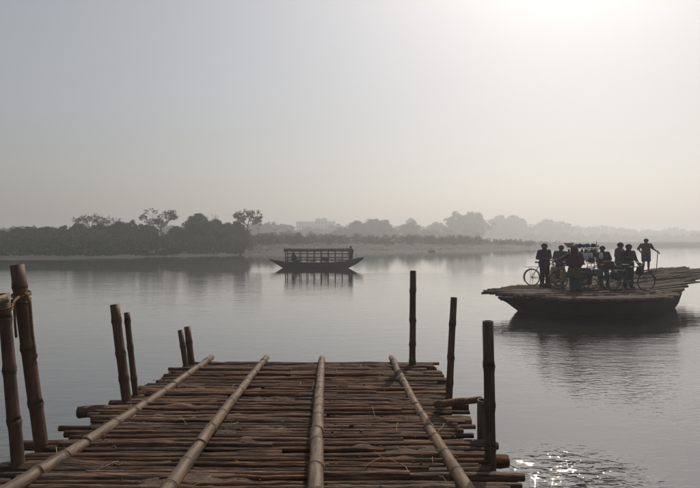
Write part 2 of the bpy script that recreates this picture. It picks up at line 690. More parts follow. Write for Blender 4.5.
y = -0.4
k = 0
LOG_ROWS = []
while y < 6.9:
    g = random.Random(100 + k)
    r = g.choice((0.020, 0.024, 0.027, 0.030, 0.034, 0.039)) * g.uniform(0.92, 1.08)
    xl = -2.38 + g.gauss(0, 0.10)
    xr = 1.02 + g.gauss(0, 0.09)
    if 5.0 < y < 6.2:
        xr += g.uniform(-0.08, 0.03)
    if y > 5.3:
        xl = lerp(-2.36, -2.06, min(1, (y - 5.3) / 1.3)) + g.gauss(0, 0.05)
    zz = DOCK_Z - r + g.uniform(-0.014, 0.008)
    if g.random() < 0.45:                      # a row made of two shorter lengths
        xm = g.uniform(-1.5, 0.3)
        log_at(xl, xm, y, zz, r, 900 + k, g.gauss(0, 0.012))
        log_at(xm + g.uniform(-0.02, 0.05), xr, y + g.gauss(0, 0.012), zz + g.uniform(-0.008, 0.008), r * g.uniform(0.85, 1.1), 1900 + k, g.gauss(0, 0.012))
    else:
        log_at(xl, xr, y, zz, r, 900 + k, g.gauss(0, 0.02))
    LOG_ROWS.append(y)
    y += r * 2 * g.uniform(1.02, 1.22)
    k += 1
# thinner sticks laid over the gaps
for i in range(30):
    g = random.Random(5000 + i)
    y = g.uniform(2.6, 6.8)
    ln = g.uniform(0.9, 2.6)
    x0 = g.uniform(-2.4, 1.1 - ln)
    log_at(x0, x0 + ln, y, DOCK_Z + g.uniform(-0.008, 0.008), g.uniform(0.013, 0.022), 6000 + i, g.gauss(0, 0.03), 0.02, 'stick')
# a few thick stubs that stick out at the sides
for x0, x1, y, z, r, sk in ((-2.60, -1.5, 4.98, 0.86, 0.052, 0.06), (0.3, 1.12, 6.0, 0.87, 0.06, -0.04), (-2.34, -1.6, 5.75, 0.85, 0.046, 0.0),
                            (-2.42, -1.4, 4.12, 0.86, 0.046, 0.02), (0.2, 1.2, 3.92, 0.83, 0.046, 0.02), (0.1, 1.16, 3.66, 0.84, 0.046, -0.03),
                            (0.4, 1.06, 5.2, 0.86, 0.05, 0.0), (-2.5, -1.3, 3.72, 0.86, 0.05, 0.03), (0.5, 1.06, 4.7, 0.85, 0.045, 0.02)):
    log_at(x0, x1, y, z, r, int(1000 * y) + 3, sk, 0.03, 'stub_log')
# beams that carry the logs
for x in (-2.1, -1.2, -0.3, 0.75):
    mb = MB()
    rough_log(mb, (x, -0.3, 0.80 - 0.045), (x + 0.05, 6.75, 0.80 - 0.045), 0.045, int(90 + x * 10), bend=0.02)
    dchild(mb, 'beam', M['log'])
for x in (-2.1, -0.3, 0.8):
    for yy in (4.6, 6.6):
        mb = MB()
        rough_log(mb, (x + 0.09, yy, -0.9), (x + 0.09, yy, 0.80), 0.05, int(190 + x * 10 + yy), bend=0.02)
        dchild(mb, 'pile', M['log'])
# long bamboo poles lashed on top
for i, (a, b, r) in enumerate((((-2.24, 2.6), (-1.86, 6.98), 0.047), ((-1.13, 2.6), (-1.13, 7.0), 0.046),
                               ((-0.16, 2.6), (-0.385, 7.0), 0.049), ((0.80, 2.6), (0.56, 6.98), 0.045))):
    mb = MB()
    zt = DOCK_Z + 0.03
    l0 = Vector((b[0] - a[0], b[1] - a[1], 0))
    bamboo(mb, (0, 0, 0), (l0.x, l0.y, 0.0), r * 1.10, r * 0.86, 40 + i, 0.34, 0.022, 12)
    mb.build('runner_pole', [M['bamboo_old'], M['bamboo_ring'], M['hollow']], dock, True, (a[0] - dock.location.x, a[1] - dock.location.y, zt))

# dried mud trodden into the gaps between the logs
mb = MB()
nx, ny = 150, 190
for i in range(nx):
    for j in range(ny):
        x = lerp(-2.3, 0.95, i / (nx - 1))
        y = lerp(2.4, 6.82, j / (ny - 1))
        h = fbm(x * 1.6, y * 2.4, 7.0, 5)
        z = DOCK_Z - 0.036 + 0.12 * h + 0.012 * fbm(x * 18, y * 18, 1.0, 3)
        edge = min(x + 2.3, 0.95 - x)
        z -= 0.03 * max(0, 0.35 - edge) / 0.35
        mb.v.append((x, y, z))
for i in range(nx - 1):
    for j in range(ny - 1):
        a = i * ny + j
        mb.f.append((a, a + ny, a + ny + 1, a + 1))
        mb.m.append(0)
tag(dchild(mb, 'trodden_mud', M['dry_mud']), kind='stuff')
# crumbs and straw
mb = MB()
for i in range(420):
    g = random.Random(8000 + i)
    x, y = g.uniform(-2.25, 0.9), g.uniform(2.8, 6.8)
    if fbm(x * 1.6, y * 2.4, 7.0, 5) < -0.08 and g.random() < 0.8:
        continue
    s = g.uniform(0.004, 0.012)
    mb.ball((x, y, DOCK_Z + s * 0.1), (s * g.uniform(0.8, 1.6), s, s * 0.6), 5, 3)
tag(dchild(mb, 'mud_crumbs', M['dry_mud'], False), kind='stuff')
mb = MB()
for i in range(70):
    g = random.Random(8800 + i)
    x, y = g.uniform(-2.2, 0.9), g.uniform(2.8, 6.6)
    a = g.uniform(0, 6.28)
    ln = g.uniform(0.06, 0.28)
    c = g.uniform(-0.012, 0.012)
    pts = []
    for q in range(5):
        u = q / 4
        pts.append((x + math.cos(a) * ln * u - math.sin(a) * c * math.sin(3.1 * u), y + math.sin(a) * ln * u + math.cos(a) * c * math.sin(3.1 * u), DOCK_Z + 0.012 + 0.03 * u * g.random()))
    mb.tube(pts, g.uniform(0.0015, 0.003), 4)
tag(dchild(mb, 'straw_litter', M['straw']), kind='stuff')


# posts driven in beside the dock: foot in the river bed, cut top
def post(label, foot, top, r0, r1, seed, gap=0.32, m='post', name='bamboo_post', bend=0.012, group=None):
    foot, top = Vector(foot), Vector(top)
    d = (top - foot)
    low = foot - d * ((foot.z + 0.6) / d.z)     # carried down into the mud
    mb = MB()
    bamboo(mb, (0, 0, 0), top - low, r0, r1, seed, gap, bend, 14)
    o = mb.build(name, [M[m], M['bamboo_ring'], M['hollow']], None, True, low)
    return tag(o, label, 'post', group)


Z = DOCK_Z
post('tall thick reddish bamboo post with rope, rear one of the pair at far left', (-2.44, 4.10, Z), (-2.60, 4.06, 2.315), 0.052, 0.050, 11, 0.42)
post('leaning bamboo post at the left picture edge, front one of the rope-tied pair', (-2.38, 3.72, Z), (-2.525, 3.78, 2.12), 0.050, 0.040, 12, 0.36)
post('thicker tilted bamboo post, front one of the pair left of the dock middle', (-2.24, 5.22, Z), (-2.41, 5.32, 1.85), 0.048, 0.046, 13, 0.34)
post('thinner bamboo post right behind the tilted one, left of the dock middle', (-2.225, 5.42, Z), (-2.375, 5.52, 1.74), 0.032, 0.030, 14, 0.3)
post('short slim bamboo post, left one of the pair at the far left dock corner', (-2.10, 6.62, Z), (-2.17, 6.66, 1.36), 0.036, 0.034, 15, 0.3)
post('short stout bamboo post, right one of the pair at the far left dock corner', (-2.06, 6.76, Z), (-2.13, 6.80, 1.38), 0.045, 0.042, 16, 0.3)
post('tallest slim bamboo post at the far right corner of the dock', (0.80, 6.66, Z), (0.80, 6.66, 2.12), 0.044, 0.040, 17, 0.34, 'post_dark')
post('bamboo post in the middle of the three along the right dock edge', (1.03, 5.35, Z), (1.07, 5.35, 1.92), 0.040, 0.034, 18, 0.32, 'post_dark')
post('nearest bamboo post on the right dock edge, seen against open water', (1.03, 3.80, Z), (1.005, 3.80, 1.915), 0.044, 0.040, 19, 0.36, 'post_dark')
post('short dark stump beside the nearest right post, below the propped log', (1.10, 4.30, 0.3), (1.09, 4.28, 1.19), 0.046, 0.044, 20, 0.5, 'post_dark', 'stump_post')
# a log propped between the dock edge and the stump
mb = MB()
rough_log(mb, (0, 0, 0), (0.30, -0.50, 0.20), 0.030, 77, knots=1, seg=8, bend=0.01)
o = mb.build('propped_log', M['log'], None, True, (0.80, 4.86, 0.97))
tag(o, 'short knotty log slanting from the dock edge up to the dark stump', 'log')
# bamboo rail tied to the leaning post at the left picture edge
mb = MB()
bamboo(mb, (0, 0, 0), (0.62, 0.62, 0.24), 0.036, 0.032, 55, 0.5, 0.0, 12)
o = mb.build('bamboo_rail', [M['bamboo_old'], M['bamboo_ring'], M['hollow']], None, True, (-3.02, 3.02, 1.86))
tag(o, 'cut end of a bamboo rail tied to the leaning post at the left edge', 'pole')

# rope wound round the two tall left posts, one end hanging down
mb = MB()
for w in range(4):
    pts = []
    for q in range(22):
        a = 2 * math.pi * q / 22
        pts.append((-2.575 + 0.062 * math.cos(a), 4.07 + 0.062 * math.sin(a), 2.085 - 0.025 * w + 0.02 * math.sin(a * 1.0 + w)))
    mb.tube(pts, 0.009, 6, closed=True)
for w in range(2):
    pts = [(-2.52 + 0.054 * math.cos(a), 3.785 + 0.054 * math.sin(a), 2.02 - 0.03 * w + 0.015 * math.sin(a + w)) for a in [2 * math.pi * q / 20 for q in range(20)]]
    mb.tube(pts, 0.008, 6, closed=True)
mb.tube([(-2.550, 4.00, 2.07), (-2.520, 3.90, 2.05), (-2.490, 3.83, 2.02)], 0.010, 6)
mb.tube([(-2.630, 4.00, 2.05), (-2.580, 3.90, 2.02), (-2.550, 3.83, 2.00)], 0.010, 6)
hang = [(-2.520, 4.03, 2.09), (-2.480, 4.0, 2.08), (-2.455, 3.985, 2.03), (-2.445, 3.98, 1.93), (-2.435, 3.98, 1.80), (-2.425, 3.985, 1.70), (-2.420, 3.985, 1.62)]
mb.tube(hang, [0.012] * 6 + [0.016], 6)
mb.tube([(-2.580, 4.0, 2.07), (-2.575, 3.985, 1.98), (-2.565, 3.98, 1.85), (-2.560, 3.985, 1.76)], [0.01] * 4, 6)
mb.ball((-2.420, 3.985, 1.62), (0.024, 0.02, 0.03), 8, 5)
for q in range(7):
    a = q * 0.9
    mb.tube([(-2.420, 3.985, 1.60), (-2.42 + 0.02 * math.cos(a), 3.985 + 0.02 * math.sin(a), 1.55)], [0.004, 0.002], 4)
tag(mb.build('rope', M['rope']), 'frayed rope knotted round the two tall posts at far left, one end hanging', 'rope')

# ------------------------------------------------------------------ trees on the far bank
def leaf_cloud(mb, c, r, n, size, g, flat=0.8, m=0):
    """n leaf-sized quads scattered through a clump"""
    for _ in range(n):
        d = Vector((g.gauss(0, 1), g.gauss(0, 1), g.gauss(0, 1)))
        if d.length < 1e-5:
            continue
        d.normalize()
        p = Vector(c) + Vector((d.x, d.y, d.z * flat)) * (r * (g.random() ** 0.4))
        nrm = (d + Vector((g.uniform(-1, 1), g.uniform(-1, 1), g.uniform(-0.6, 1))) * 0.9)
        if nrm.length < 1e-4:
            continue
        nrm.normalize()
        a = nrm.orthogonal().normalized()
        a.rotate(Quaternion(nrm, g.uniform(0, 6.28)))
        b = nrm.cross(a)
        s = size * g.uniform(0.6, 1.4)
        mb.quad(p - a * s, p + b * s * 0.6, p + a * s, p - b * s * 0.6, m)


def bushy_meshes(seed):
    """unit tree: height 1, crown radius about 0.5, foliage almost to the ground"""
    g = random.Random(seed)
    cr, tr = MB(), MB()
    lean = g.uniform(-0.05, 0.05)
    tr.tube([(0, 0, -0.08), (lean * 0.3, 0, 0.2), (lean, 0.01, 0.5), (lean * 1.3, 0, 0.78)], [0.035, 0.028, 0.02, 0.008], 6)
    n = g.randint(24, 30)
    leaf_cloud(cr, (lean, 0, 0.45), 0.30, 420, 0.05, g, 1.1)
    for i in range(n):
        u = (i + 0.5) / n
        z = lerp(0.16, 0.93, u ** 0.85)
        prof = interp(z, [(0.0, 0.30), (0.25, 0.44), (0.5, 0.47), (0.75, 0.36), (0.9, 0.16), (1.0, 0.03)])
        a = i * 2.4 + g.uniform(-0.5, 0.5)
        rr = prof * g.uniform(0.35, 0.86)
        c = (lean + math.cos(a) * rr, math.sin(a) * rr, z + g.uniform(-0.03, 0.03))
        cr_r = g.uniform(0.11, 0.19) * (1.0 if z < 0.75 else 0.8)
        leaf_cloud(cr, c, cr_r, int(150 * (cr_r / 0.15) ** 2), 0.034, g, 0.85)
        if i % 2 == 0:
            tr.tube([(lean * z, 0, z * 0.6), ((lean + c[0]) / 2, c[1] / 2, z * 0.85), c], [0.014, 0.009, 0.004], 5)
    return cr.mesh('crown', M['leaf']), tr.mesh('trunk', M['bark'])


def open_meshes(seed, spread=0.5, fork=0.42, leafn=9, clump=0.035, flat=0.0, bare=0.0):
    """unit tree with a bare trunk, limbs that fork again and again, loose leaves at the twigs"""
    g = random.Random(seed)
    cr, tr = MB(), MB()
    lean = g.uniform(-0.03, 0.03)
    tr.tube([(0, 0, -0.05), (lean * 0.4, 0.01, fork * 0.5), (lean, 0, fork)], [0.024, 0.019, 0.016], 7)

    def grow(p, d, ln, r, lev):
        e = p + d * ln
        zc = 0.98 - 0.22 * ((math.hypot(e.x, e.y) / spread) ** 2) * (1 - flat)
        e.z = min(e.z, zc + g.uniform(-0.02, 0.02))
        rad = math.hypot(e.x, e.y)
        if rad > spread * 0.5 * 1.04:
            e.x *= spread * 0.52 / rad
            e.y *= spread * 0.52 / rad
        m = p.lerp(e, 0.5) + Vector((g.uniform(-1, 1), g.uniform(-1, 1), g.uniform(-0.3, 1))) * ln * 0.07
        tr.tube([p, m, e], [r, r * 0.8, r * 0.62], 5 if lev < 2 else 4, cap=False)
        if lev == 3:
            if g.random() >= bare:
                leaf_cloud(cr, e, clump * g.uniform(0.6, 1.4), leafn, 0.0135, g, 0.6)
            return
        for k in range(3 if lev else g.randint(3, 4)):
            q = Vector((g.gauss(0, 1), g.gauss(0, 1), g.gauss(0.25, 0.6)))
            nd = (d + q.normalized() * (0.75 if lev else 0.6)).normalized()
            nd.z = max(nd.z, -0.12)
            grow(e if k < 2 else m.lerp(e, 0.4), nd, ln * g.uniform(0.55, 0.8), r * 0.62, lev + 1)

    nl = g.randint(5, 7)
    for i in range(nl):
        a = i * 2 * math.pi / nl + g.uniform(-0.35, 0.35)
        up = g.uniform(0.7, 1.8)
        d = Vector((math.cos(a) * spread, math.sin(a) * spread, up * 0.42)).normalized()
        grow(Vector((lean, 0, fork * g.uniform(0.82, 1.0))), d, 0.20 * g.uniform(0.8, 1.2), 0.0095, 0)
    return cr.mesh('crown', M['leaf_dry']), tr.mesh('trunk', M['bark'])


def palm_meshes(seed):
    g = random.Random(seed)
    cr, tr = MB(), MB()
    tr.tube([(0, 0, -0.05), (0.015, 0, 0.4), (0.0, 0, 0.86)], [0.022, 0.017, 0.016], 7)
    for i in range(16):
        a = i * 2.4
        el = g.uniform(-0.3, 1.2)
        pr = None
        for q in range(7):
            u = q / 6
            rr = 0.17 * u
            p = Vector((math.cos(a) * rr * math.cos(el), math.sin(a) * rr * math.cos(el), 0.86 + rr * math.sin(el) - 0.10 * u * u))
            sd = Vector((-math.sin(a), math.cos(a), 0)) * 0.03 * math.sin(math.pi * min(1, u + 0.12))
            if pr:
                cr.quad(pr[0] - pr[1], pr[0], p, p - sd - Vector((0, 0, 0.012)))
                cr.quad(pr[0], pr[0] + pr[1], p + sd - Vector((0, 0, 0.012)), p)
            pr = (p, sd)
    return cr.mesh('crown', M['leaf_palm']), tr.mesh('trunk', M['bark'])


BUSHY = [bushy_meshes(200 + i) for i in range(7)]
OPENT = [open_meshes(300, 0.95, 0.50, 12, 0.04, 0.6), open_meshes(301, 0.9, 0.46, 4, 0.03, 0.3, 0.5),
         open_meshes(302, 0.95, 0.40, 14, 0.042, 0.1), open_meshes(303, 0.9, 0.52, 16, 0.045, 0.5)]
PALM = [palm_meshes(310)]


def plant(name, meshes, u, top_v, dist, width_px, label, group=None):
    """a tree whose crown top stands at picture row top_v when seen from the dock, dist metres out"""
    dist *= interp(u, [(250, 1.0), (256, 1.5), (340, 2.1), (440, 2.2), (500, 2.1), (570, 2.1)])
    x = at(u, dist)
    d = dist - shore_y(x)
    gz = bank_z(x, d) if d > 0 else 0.0
    h = EYE + (241.0 - top_v) * dist / F - gz
    w = width_px * dist / F
    if 'spreading' in name or 'umbrella' in name:
        h, w = h * 1.10, w * 1.15
    root = thing(name, label, 'tree', (x, dist, gz), rnd.uniform(0, 6.28), group)
    for me, nm in zip(meshes, ('crown', 'trunk')):
        o = bpy.data.objects.new(nm, me)
        link(o, root)
        o.scale = (w, w, h)
    return root


def bushy(i, *a, **k):
    return plant('bushy_tree', BUSHY[i % len(BUSHY)], *a, **k)


LG = 'dark bushy trees along the left bank'
for i, (u, v, d, w, lab) in enumerate((
        (4, 230, 104, 26, 'dark bushy tree cut by the left picture edge on the far bank'),
        (17, 227.5, 108, 24, 'dark bushy tree on the far bank straight above the tall roped post'),
        (30, 226.5, 104, 26, 'first dark bushy tree right of the tall roped post, on the far bank'),
        (47, 226.5, 106, 28, 'second dark bushy tree right of the tall roped post, on the far bank'),
        (62, 226, 108, 24, 'third dark bushy tree right of the tall roped post, on the far bank'),
        (78, 224, 112, 28, 'dark bushy tree at the left foot of the flat-topped spreading tree'),
        (97, 224, 108, 28, 'dark bushy tree between the feet of the flat-topped and the almost bare tree'),
        (112, 224, 112, 24, 'dark bushy tree at the right foot of the almost bare spreading tree'),
        (150, 226, 110, 26, 'dark bushy tree right under the wide open-crowned tree'),
        (177, 226, 112, 24, 'low dark bushy tree between the wide open-crowned and the largest domed tree'),
        (228, 222.5, 114, 24, 'dark bushy tree, second to the right of the largest domed tree'))):
    bushy(i, u, v, d, w, lab, group=LG)
bushy(2, 120, 221, 108, 22, 'bushy tree with a small peak, just right of the almost bare spreading tree')
bushy(4, 131, 220.5, 112, 20, 'narrow bushy tree halfway between the two spreading trees on the left bank')
bushy(1, 143, 224, 106, 22, 'low domed dark tree at the left foot of the wide open-crowned tree')
bushy(5, 197, 214.5, 112, 34, 'largest dark domed tree at the right of the left-bank row')
bushy(3, 216, 219, 113, 26, 'dark domed tree beside the largest one, on its right')
bushy(0, 238, 220.5, 116, 22, 'dark round tree at the left foot of the tall umbrella-shaped tree')
plant('spreading_tree', OPENT[0], 91, 213, 118, 30, 'flat-topped spreading tree with loose foliage above the left-bank row')
plant('spreading_tree', OPENT[1], 108, 211.5, 122, 28, 'almost bare spreading tree with thin twigs above the left-bank row')
plant('spreading_tree', OPENT[2], 162, 204.5, 120, 36, 'wide open-crowned tree standing tallest over the left-bank row')
plant('spreading_tree', OPENT[1], 211, 210.5, 190, 18, 'faint bare tree peeping up behind the largest dark domed tree')
plant('umbrella_tree', OPENT[3], 248, 207.5, 120, 30, 'tall tree with a bare trunk and an umbrella-shaped crown, left of the pale building')
plant('palm_tree', PALM[0], 258, 226, 150, 22, 'small palm just right of the umbrella-shaped tree')
plant('palm_tree', PALM[0], 275, 227.5, 152, 22, 'small palm left of the pale building')
CG = 'low hazy trees in front of the pale building'
for i, (u, v, d, w, lab) in enumerate((
        (262, 233, 136, 22, 'low hazy bushy tree under the left one of the two palms'),
        (273, 232, 138, 20, 'low hazy bushy tree under the right one of the two palms'),
        (287, 231, 140, 24, 'low hazy bushy tree between the right palm and the pale building'),
        (297, 234, 136, 18, 'low hazy bushy tree at the left foot of the pale building'),
        (322, 234, 140, 22, 'low hazy bushy tree before the right half of the pale building'),
        (330, 233, 142, 20, 'low hazy bushy tree before the right corner of the pale building'))):
    bushy(i + 2, u, v, d, w, lab, group=CG)
bushy(6, 310, 231.5, 134, 13, 'small round tree directly in front of the pale building')
bushy(1, 341, 227.5, 150, 26, 'hazy bushy tree at the right end of the pale building')
bushy(3, 357, 220.5, 152, 26, 'left dome of the big hazy tree clump behind the canopied boat stern')
bushy(0, 373, 218, 154, 34, 'middle and highest dome of the big hazy clump right of the building')
bushy(2, 385, 219.5, 152, 22, 'right dome of the big hazy tree clump right of the building')
bushy(5, 393, 229, 148, 16, 'low hazy tree at the right foot of the big clump')
bushy(4, 410, 222.5, 156, 26, 'single hazy domed tree midway between the two big clumps')
bushy(6, 413, 218.5, 215, 22, 'paler hazy crown rising just behind the single domed tree')
bushy(0, 400, 225, 210, 20, 'pale hazy tree in the dip left of the single domed tree')
bushy(1, 425, 229, 152, 18, 'low hazy tree right of the single domed tree')
bushy(3, 434, 230, 156, 16, 'low hazy tree, second to the right of the single domed tree')
bushy(5, 449, 229.5, 160, 16, 'low hazy tree before the left flank of the large broad crown')
bushy(2, 437, 222, 190, 24, 'hazy tree forming the left shoulder of the large broad crown')
bushy(4, 458, 212.5, 186, 32, 'left half of the large broad hazy crown in mid river view')
bushy(1, 472, 212, 190, 34, 'right half of the large broad hazy crown in mid river view')
bushy(6, 470, 228, 172, 28, 'low hazy tree under the large broad crown')
plant('spreading_tree', OPENT[2], 482, 217, 194, 24, 'loose ragged hazy tree at the right edge of the large broad crown')
bushy(0, 499, 214.5, 262, 28, 'pale tree, left of the two faint crowns above the grassy point')
bushy(3, 513, 215, 266, 30, 'pale tree, right of the two faint crowns above the grassy point')
bushy(5, 526, 226, 262, 20, 'low pale tree between the faint twin crowns and the spreading one')
plant('spreading_tree', OPENT[2], 548, 217.5, 270, 38, 'pale spreading tree with a visible trunk, left above the ferry passengers')
bushy(2, 547, 219, 280, 24, 'pale dense crown inside the spreading tree above the ferry passengers')
bushy(4, 567, 224, 284, 20, 'pale tree at the right of the spreading one, above the loaded bicycle')


# far woods that read as one mass
def wood_mass(name, label, spots, seed, m='leaf', size=0.3, per=260):
    g = random.Random(seed)
    mb = MB()
    for (x, y, z, w, h) in spots:
        nb = 11
        for i in range(nb):
            a = g.uniform(0, 6.28)
            zz = h * g.uniform(0.0, 0.88)
            rr = w * 0.5 * math.sqrt(max(0.1, 1 - (zz / h) ** 2)) * g.uniform(0.1, 0.8)
            leaf_cloud(mb, (x + math.cos(a) * rr, y + math.sin(a) * rr * 0.6, z + zz), min(h * 0.25, w * 0.3) * g.uniform(0.7, 1.2), per // nb, size * g.uniform(0.8, 1.3), g, 0.8)
    o = mb.build(name, M[m], None, False)
    return tag(o, label, 'wood', kind='stuff')


spots = []
g = random.Random(71)
for uu in range(-24, 310):
    u = uu * 2.5
    base_v = interp(u, [(-60, 229), (240, 229), (260, 222), (280, 226), (300, 230), (340, 226), (400, 228), (440, 225), (520, 226), (580, 227.5), (600, 227), (645, 230), (675, 229.5), (700, 232.5), (770, 231)])
    d = interp(u, [(-60, 240), (240, 330), (400, 520), (560, 680), (770, 740)]) + g.uniform(-8, 8)
    v = base_v + g.uniform(-2.2, 2.6)
    x = at(u + g.uniform(-3, 3), d)
    gz = 2.0
    h = EYE + (241 - v) * d / F - gz
    spots.append((x, d, gz, 22 * d / F * g.uniform(0.8, 1.2), h))
for i in range(150):
    u = g.uniform(520, 790)
    d = interp(u, [(520, 520), (600, 560), (790, 600)]) + g.uniform(-40, 60)
    x = at(u, d)
    dd = d - shore_y(x)
    if dd < 14:
        continue
    gz = bank_z(x, dd) - 0.3
    spots.append((x, d, gz, 15 * d / F * g.uniform(0.7, 1.3), max(1.5, EYE + (241 - g.uniform(233, 239)) * d / F - gz)))
wood_mass('distant_wood', 'pale line of distant woods fading into haze behind the bank', spots, 5, size=1.3, per=330)
spots = []
for i in range(760):
    u = g.uniform(-40, 560)
    x0 = at(u, 120)
    sy = shore_y(at(u, 110))
    d = sy + (g.uniform(3, 30) if u < 245 else g.uniform(20, 38))
    x = at(u, d)
    dd = d - shore_y(x)
    if dd < 2:
        continue
    hh = g.uniform(0.4, 1.0) + dd * 0.09 if u < 250 else g.uniform(1.6, 3.6)
    if u > 250:
        d += g.uniform(5, 60)
        x = at(u, d)
        dd = d - shore_y(x)
    if u > 480:
        hh *= 0.6
    spots.append((x, d, bank_z(x, dd) - 0.2, g.uniform(3.0, 6.0), hh))
wood_mass('undergrowth', 'dense scrub at the feet of the trees on the far bank', spots, 6, size=0.17, per=200)
# tufts of grass on the bank slope
mb = MB()
for i in range(3600):
    u = g.uniform(-30, 720)
    x = at(u, interp(u, [(0, 90), (240, 105), (450, 140), (560, 200), (720, 245)]))
    sd = g.uniform(2.5, 30)
    yy = shore_y(x) + sd
    if fbm(x * 0.12, yy * 0.2, 4.0, 3) < -0.02 and g.random() < 0.75:
        continue
    leaf_cloud(mb, (x, yy, bank_z(x, sd) + 0.06), g.uniform(0.25, 0.7), 6, 0.10, g, 0.35)
tag(mb.build('bank_grass', M['leaf_dry'], None, False), 'low dry tufts of grass along the far bank slope', 'grass', kind='stuff')

# ------------------------------------------------------------------ pale building behind the trees
M['plaster'] = mat('pale_plaster', (0.50, 0.48, 0.45), (0.60, 0.58, 0.54), 0.9, 0.4)
M['window'] = mat('window_glass', (0.03, 0.035, 0.04), None, 0.15, spec=0.5)
BD = 520.0
px = BD / F
bx0, bx1, bxm0, bxm1 = at(296, BD), at(335, BD), at(314, BD), at(327, BD)
bz = 2.1


def bh(v):
    return EYE + (241 - v) * px


build = thing('pale_building', 'pale flat-roofed building of four storeys beyond the hazy trees', 'building', ((bx0 + bx1) / 2, BD, bz))


def bbox(name, x0, x1, y0, y1, z0, z1, m, parent=build):
    l = build.location
    mb = MB()
    mb.box(((x0 + x1) / 2 - l.x, (y0 + y1) / 2 - l.y, (z0 + z1) / 2 - l.z), (x1 - x0, y1 - y0, z1 - z0))
    return mb.build(name, M[m], parent, False)


blocks = [('wing', bx0, bxm0 + 1, BD + 0.5, BD + 11, bh(222)), ('stair_tower', bxm0 + 1.1, bxm1, BD, BD + 11.5, bh(219.2)), ('wing', bxm1 + 0.1, bx1, BD + 0.3, BD + 11, bh(221.8))]
for nm, x0, x1, y0, y1, zt in blocks:
    bbox(nm, x0, x1, y0, y1, bz - 0.5, zt, 'plaster')
    bbox('roof_parapet', x0 - 0.25, x1 + 0.25, y0 - 0.25, y1 + 0.25, zt + 0.01, zt + 0.5, 'plaster')
    nw = max(2, int((x1 - x0) / 2.4))
    for fl in range(4):
        zf = bz + 4.0 + fl * 4.8
        if zf + 2.0 > zt:
            continue
        for k in range(nw):
            xc = x0 + (k + 0.5) * (x1 - x0) / nw
            w = bbox('window', xc - 0.6, xc + 0.6, y0 - 0.06, y0 + 0.05, zf, zf + 2.0, 'window')
            bbox('sill', xc - 0.75, xc + 0.75, y0 - 0.5, y0 - 0.07, zf + 2.1, zf + 2.25, 'plaster', w)
bbox('water_tank', at(317, BD), at(320, BD), BD + 3, BD + 5, bh(219.2) + 0.52, bh(217.9), 'plaster')
bbox('roof_room', at(322, BD), at(326, BD), BD + 3, BD + 6, bh(219.2) + 0.52, bh(217.8), 'plaster')

# ------------------------------------------------------------------ people
M['skin'] = mat('brown_skin', (0.040, 0.022, 0.015), (0.055, 0.030, 0.021), 0.7, 8)
M['hair'] = mat('black_hair', (0.008, 0.007, 0.007), (0.014, 0.012, 0.011), 0.95, 20, spec=0.05)


def cloth(name, c, k=0.75):
    M[name] = mat(name, tuple(x * k for x in c), c, 0.9, 7, bump=0.006, bump_scale=16)
    return M[name]


for nm, c in (('navy_cloth', (0.022, 0.022, 0.032)), ('black_cloth', (0.016, 0.015, 0.016)), ('blue_cloth', (0.028, 0.047, 0.088)), ('pale_blue_cloth', (0.072, 0.102, 0.120)),
              ('maroon_cloth', (0.055, 0.022, 0.024)), ('olive_cloth', (0.078, 0.075, 0.033)), ('teal_skirt', (0.035, 0.06, 0.085)), ('plaid_cloth', (0.07, 0.05, 0.06)),
              ('brown_cloth', (0.05, 0.035, 0.028)), ('grey_cloth', (0.085, 0.085, 0.087)), ('red_cloth', (0.30, 0.06, 0.045)), ('white_cloth', (0.62, 0.62, 0.60)),
              ('yellow_plastic', (0.275, 0.180, 0.030)), ('blue_plastic', (0.050, 0.110, 0.210)), ('green_plastic', (0.060, 0.130, 0.070)), ('orange_plastic', (0.250, 0.100, 0.030)), ('pink_plastic', (0.180, 0.080, 0.088)),
              ('tan_sack', (0.26, 0.20, 0.13))):
    cloth(nm, c)


def cap_mesh(mb, a, b, ra, rb, n=12):
    a, b = Vector(a), Vector(b)
    t = (b - a)
    ln = t.length
    t = t / ln if ln > 1e-6 else Vector((0, 0, 1))
    pts, rad = [], []
    for q in (-0.98, -0.8, -0.45, 0):
        pts.append(a + t * (ra * q))
        rad.append(ra * math.sqrt(max(0.01, 1 - q * q)))
    for q in (0, 0.45, 0.8, 0.98):
        pts.append(b + t * (rb * q))
        rad.append(rb * math.sqrt(max(0.01, 1 - q * q)))
    mb.tube(pts, rad, n)


def ring_mesh(mb, rings, n=18):
    mb.loft([[(c[0] + rx * math.cos(a), c[1] + ry * math.sin(a), c[2]) for a in [2 * math.pi * j / n for j in range(n)]] for c, rx, ry in rings])


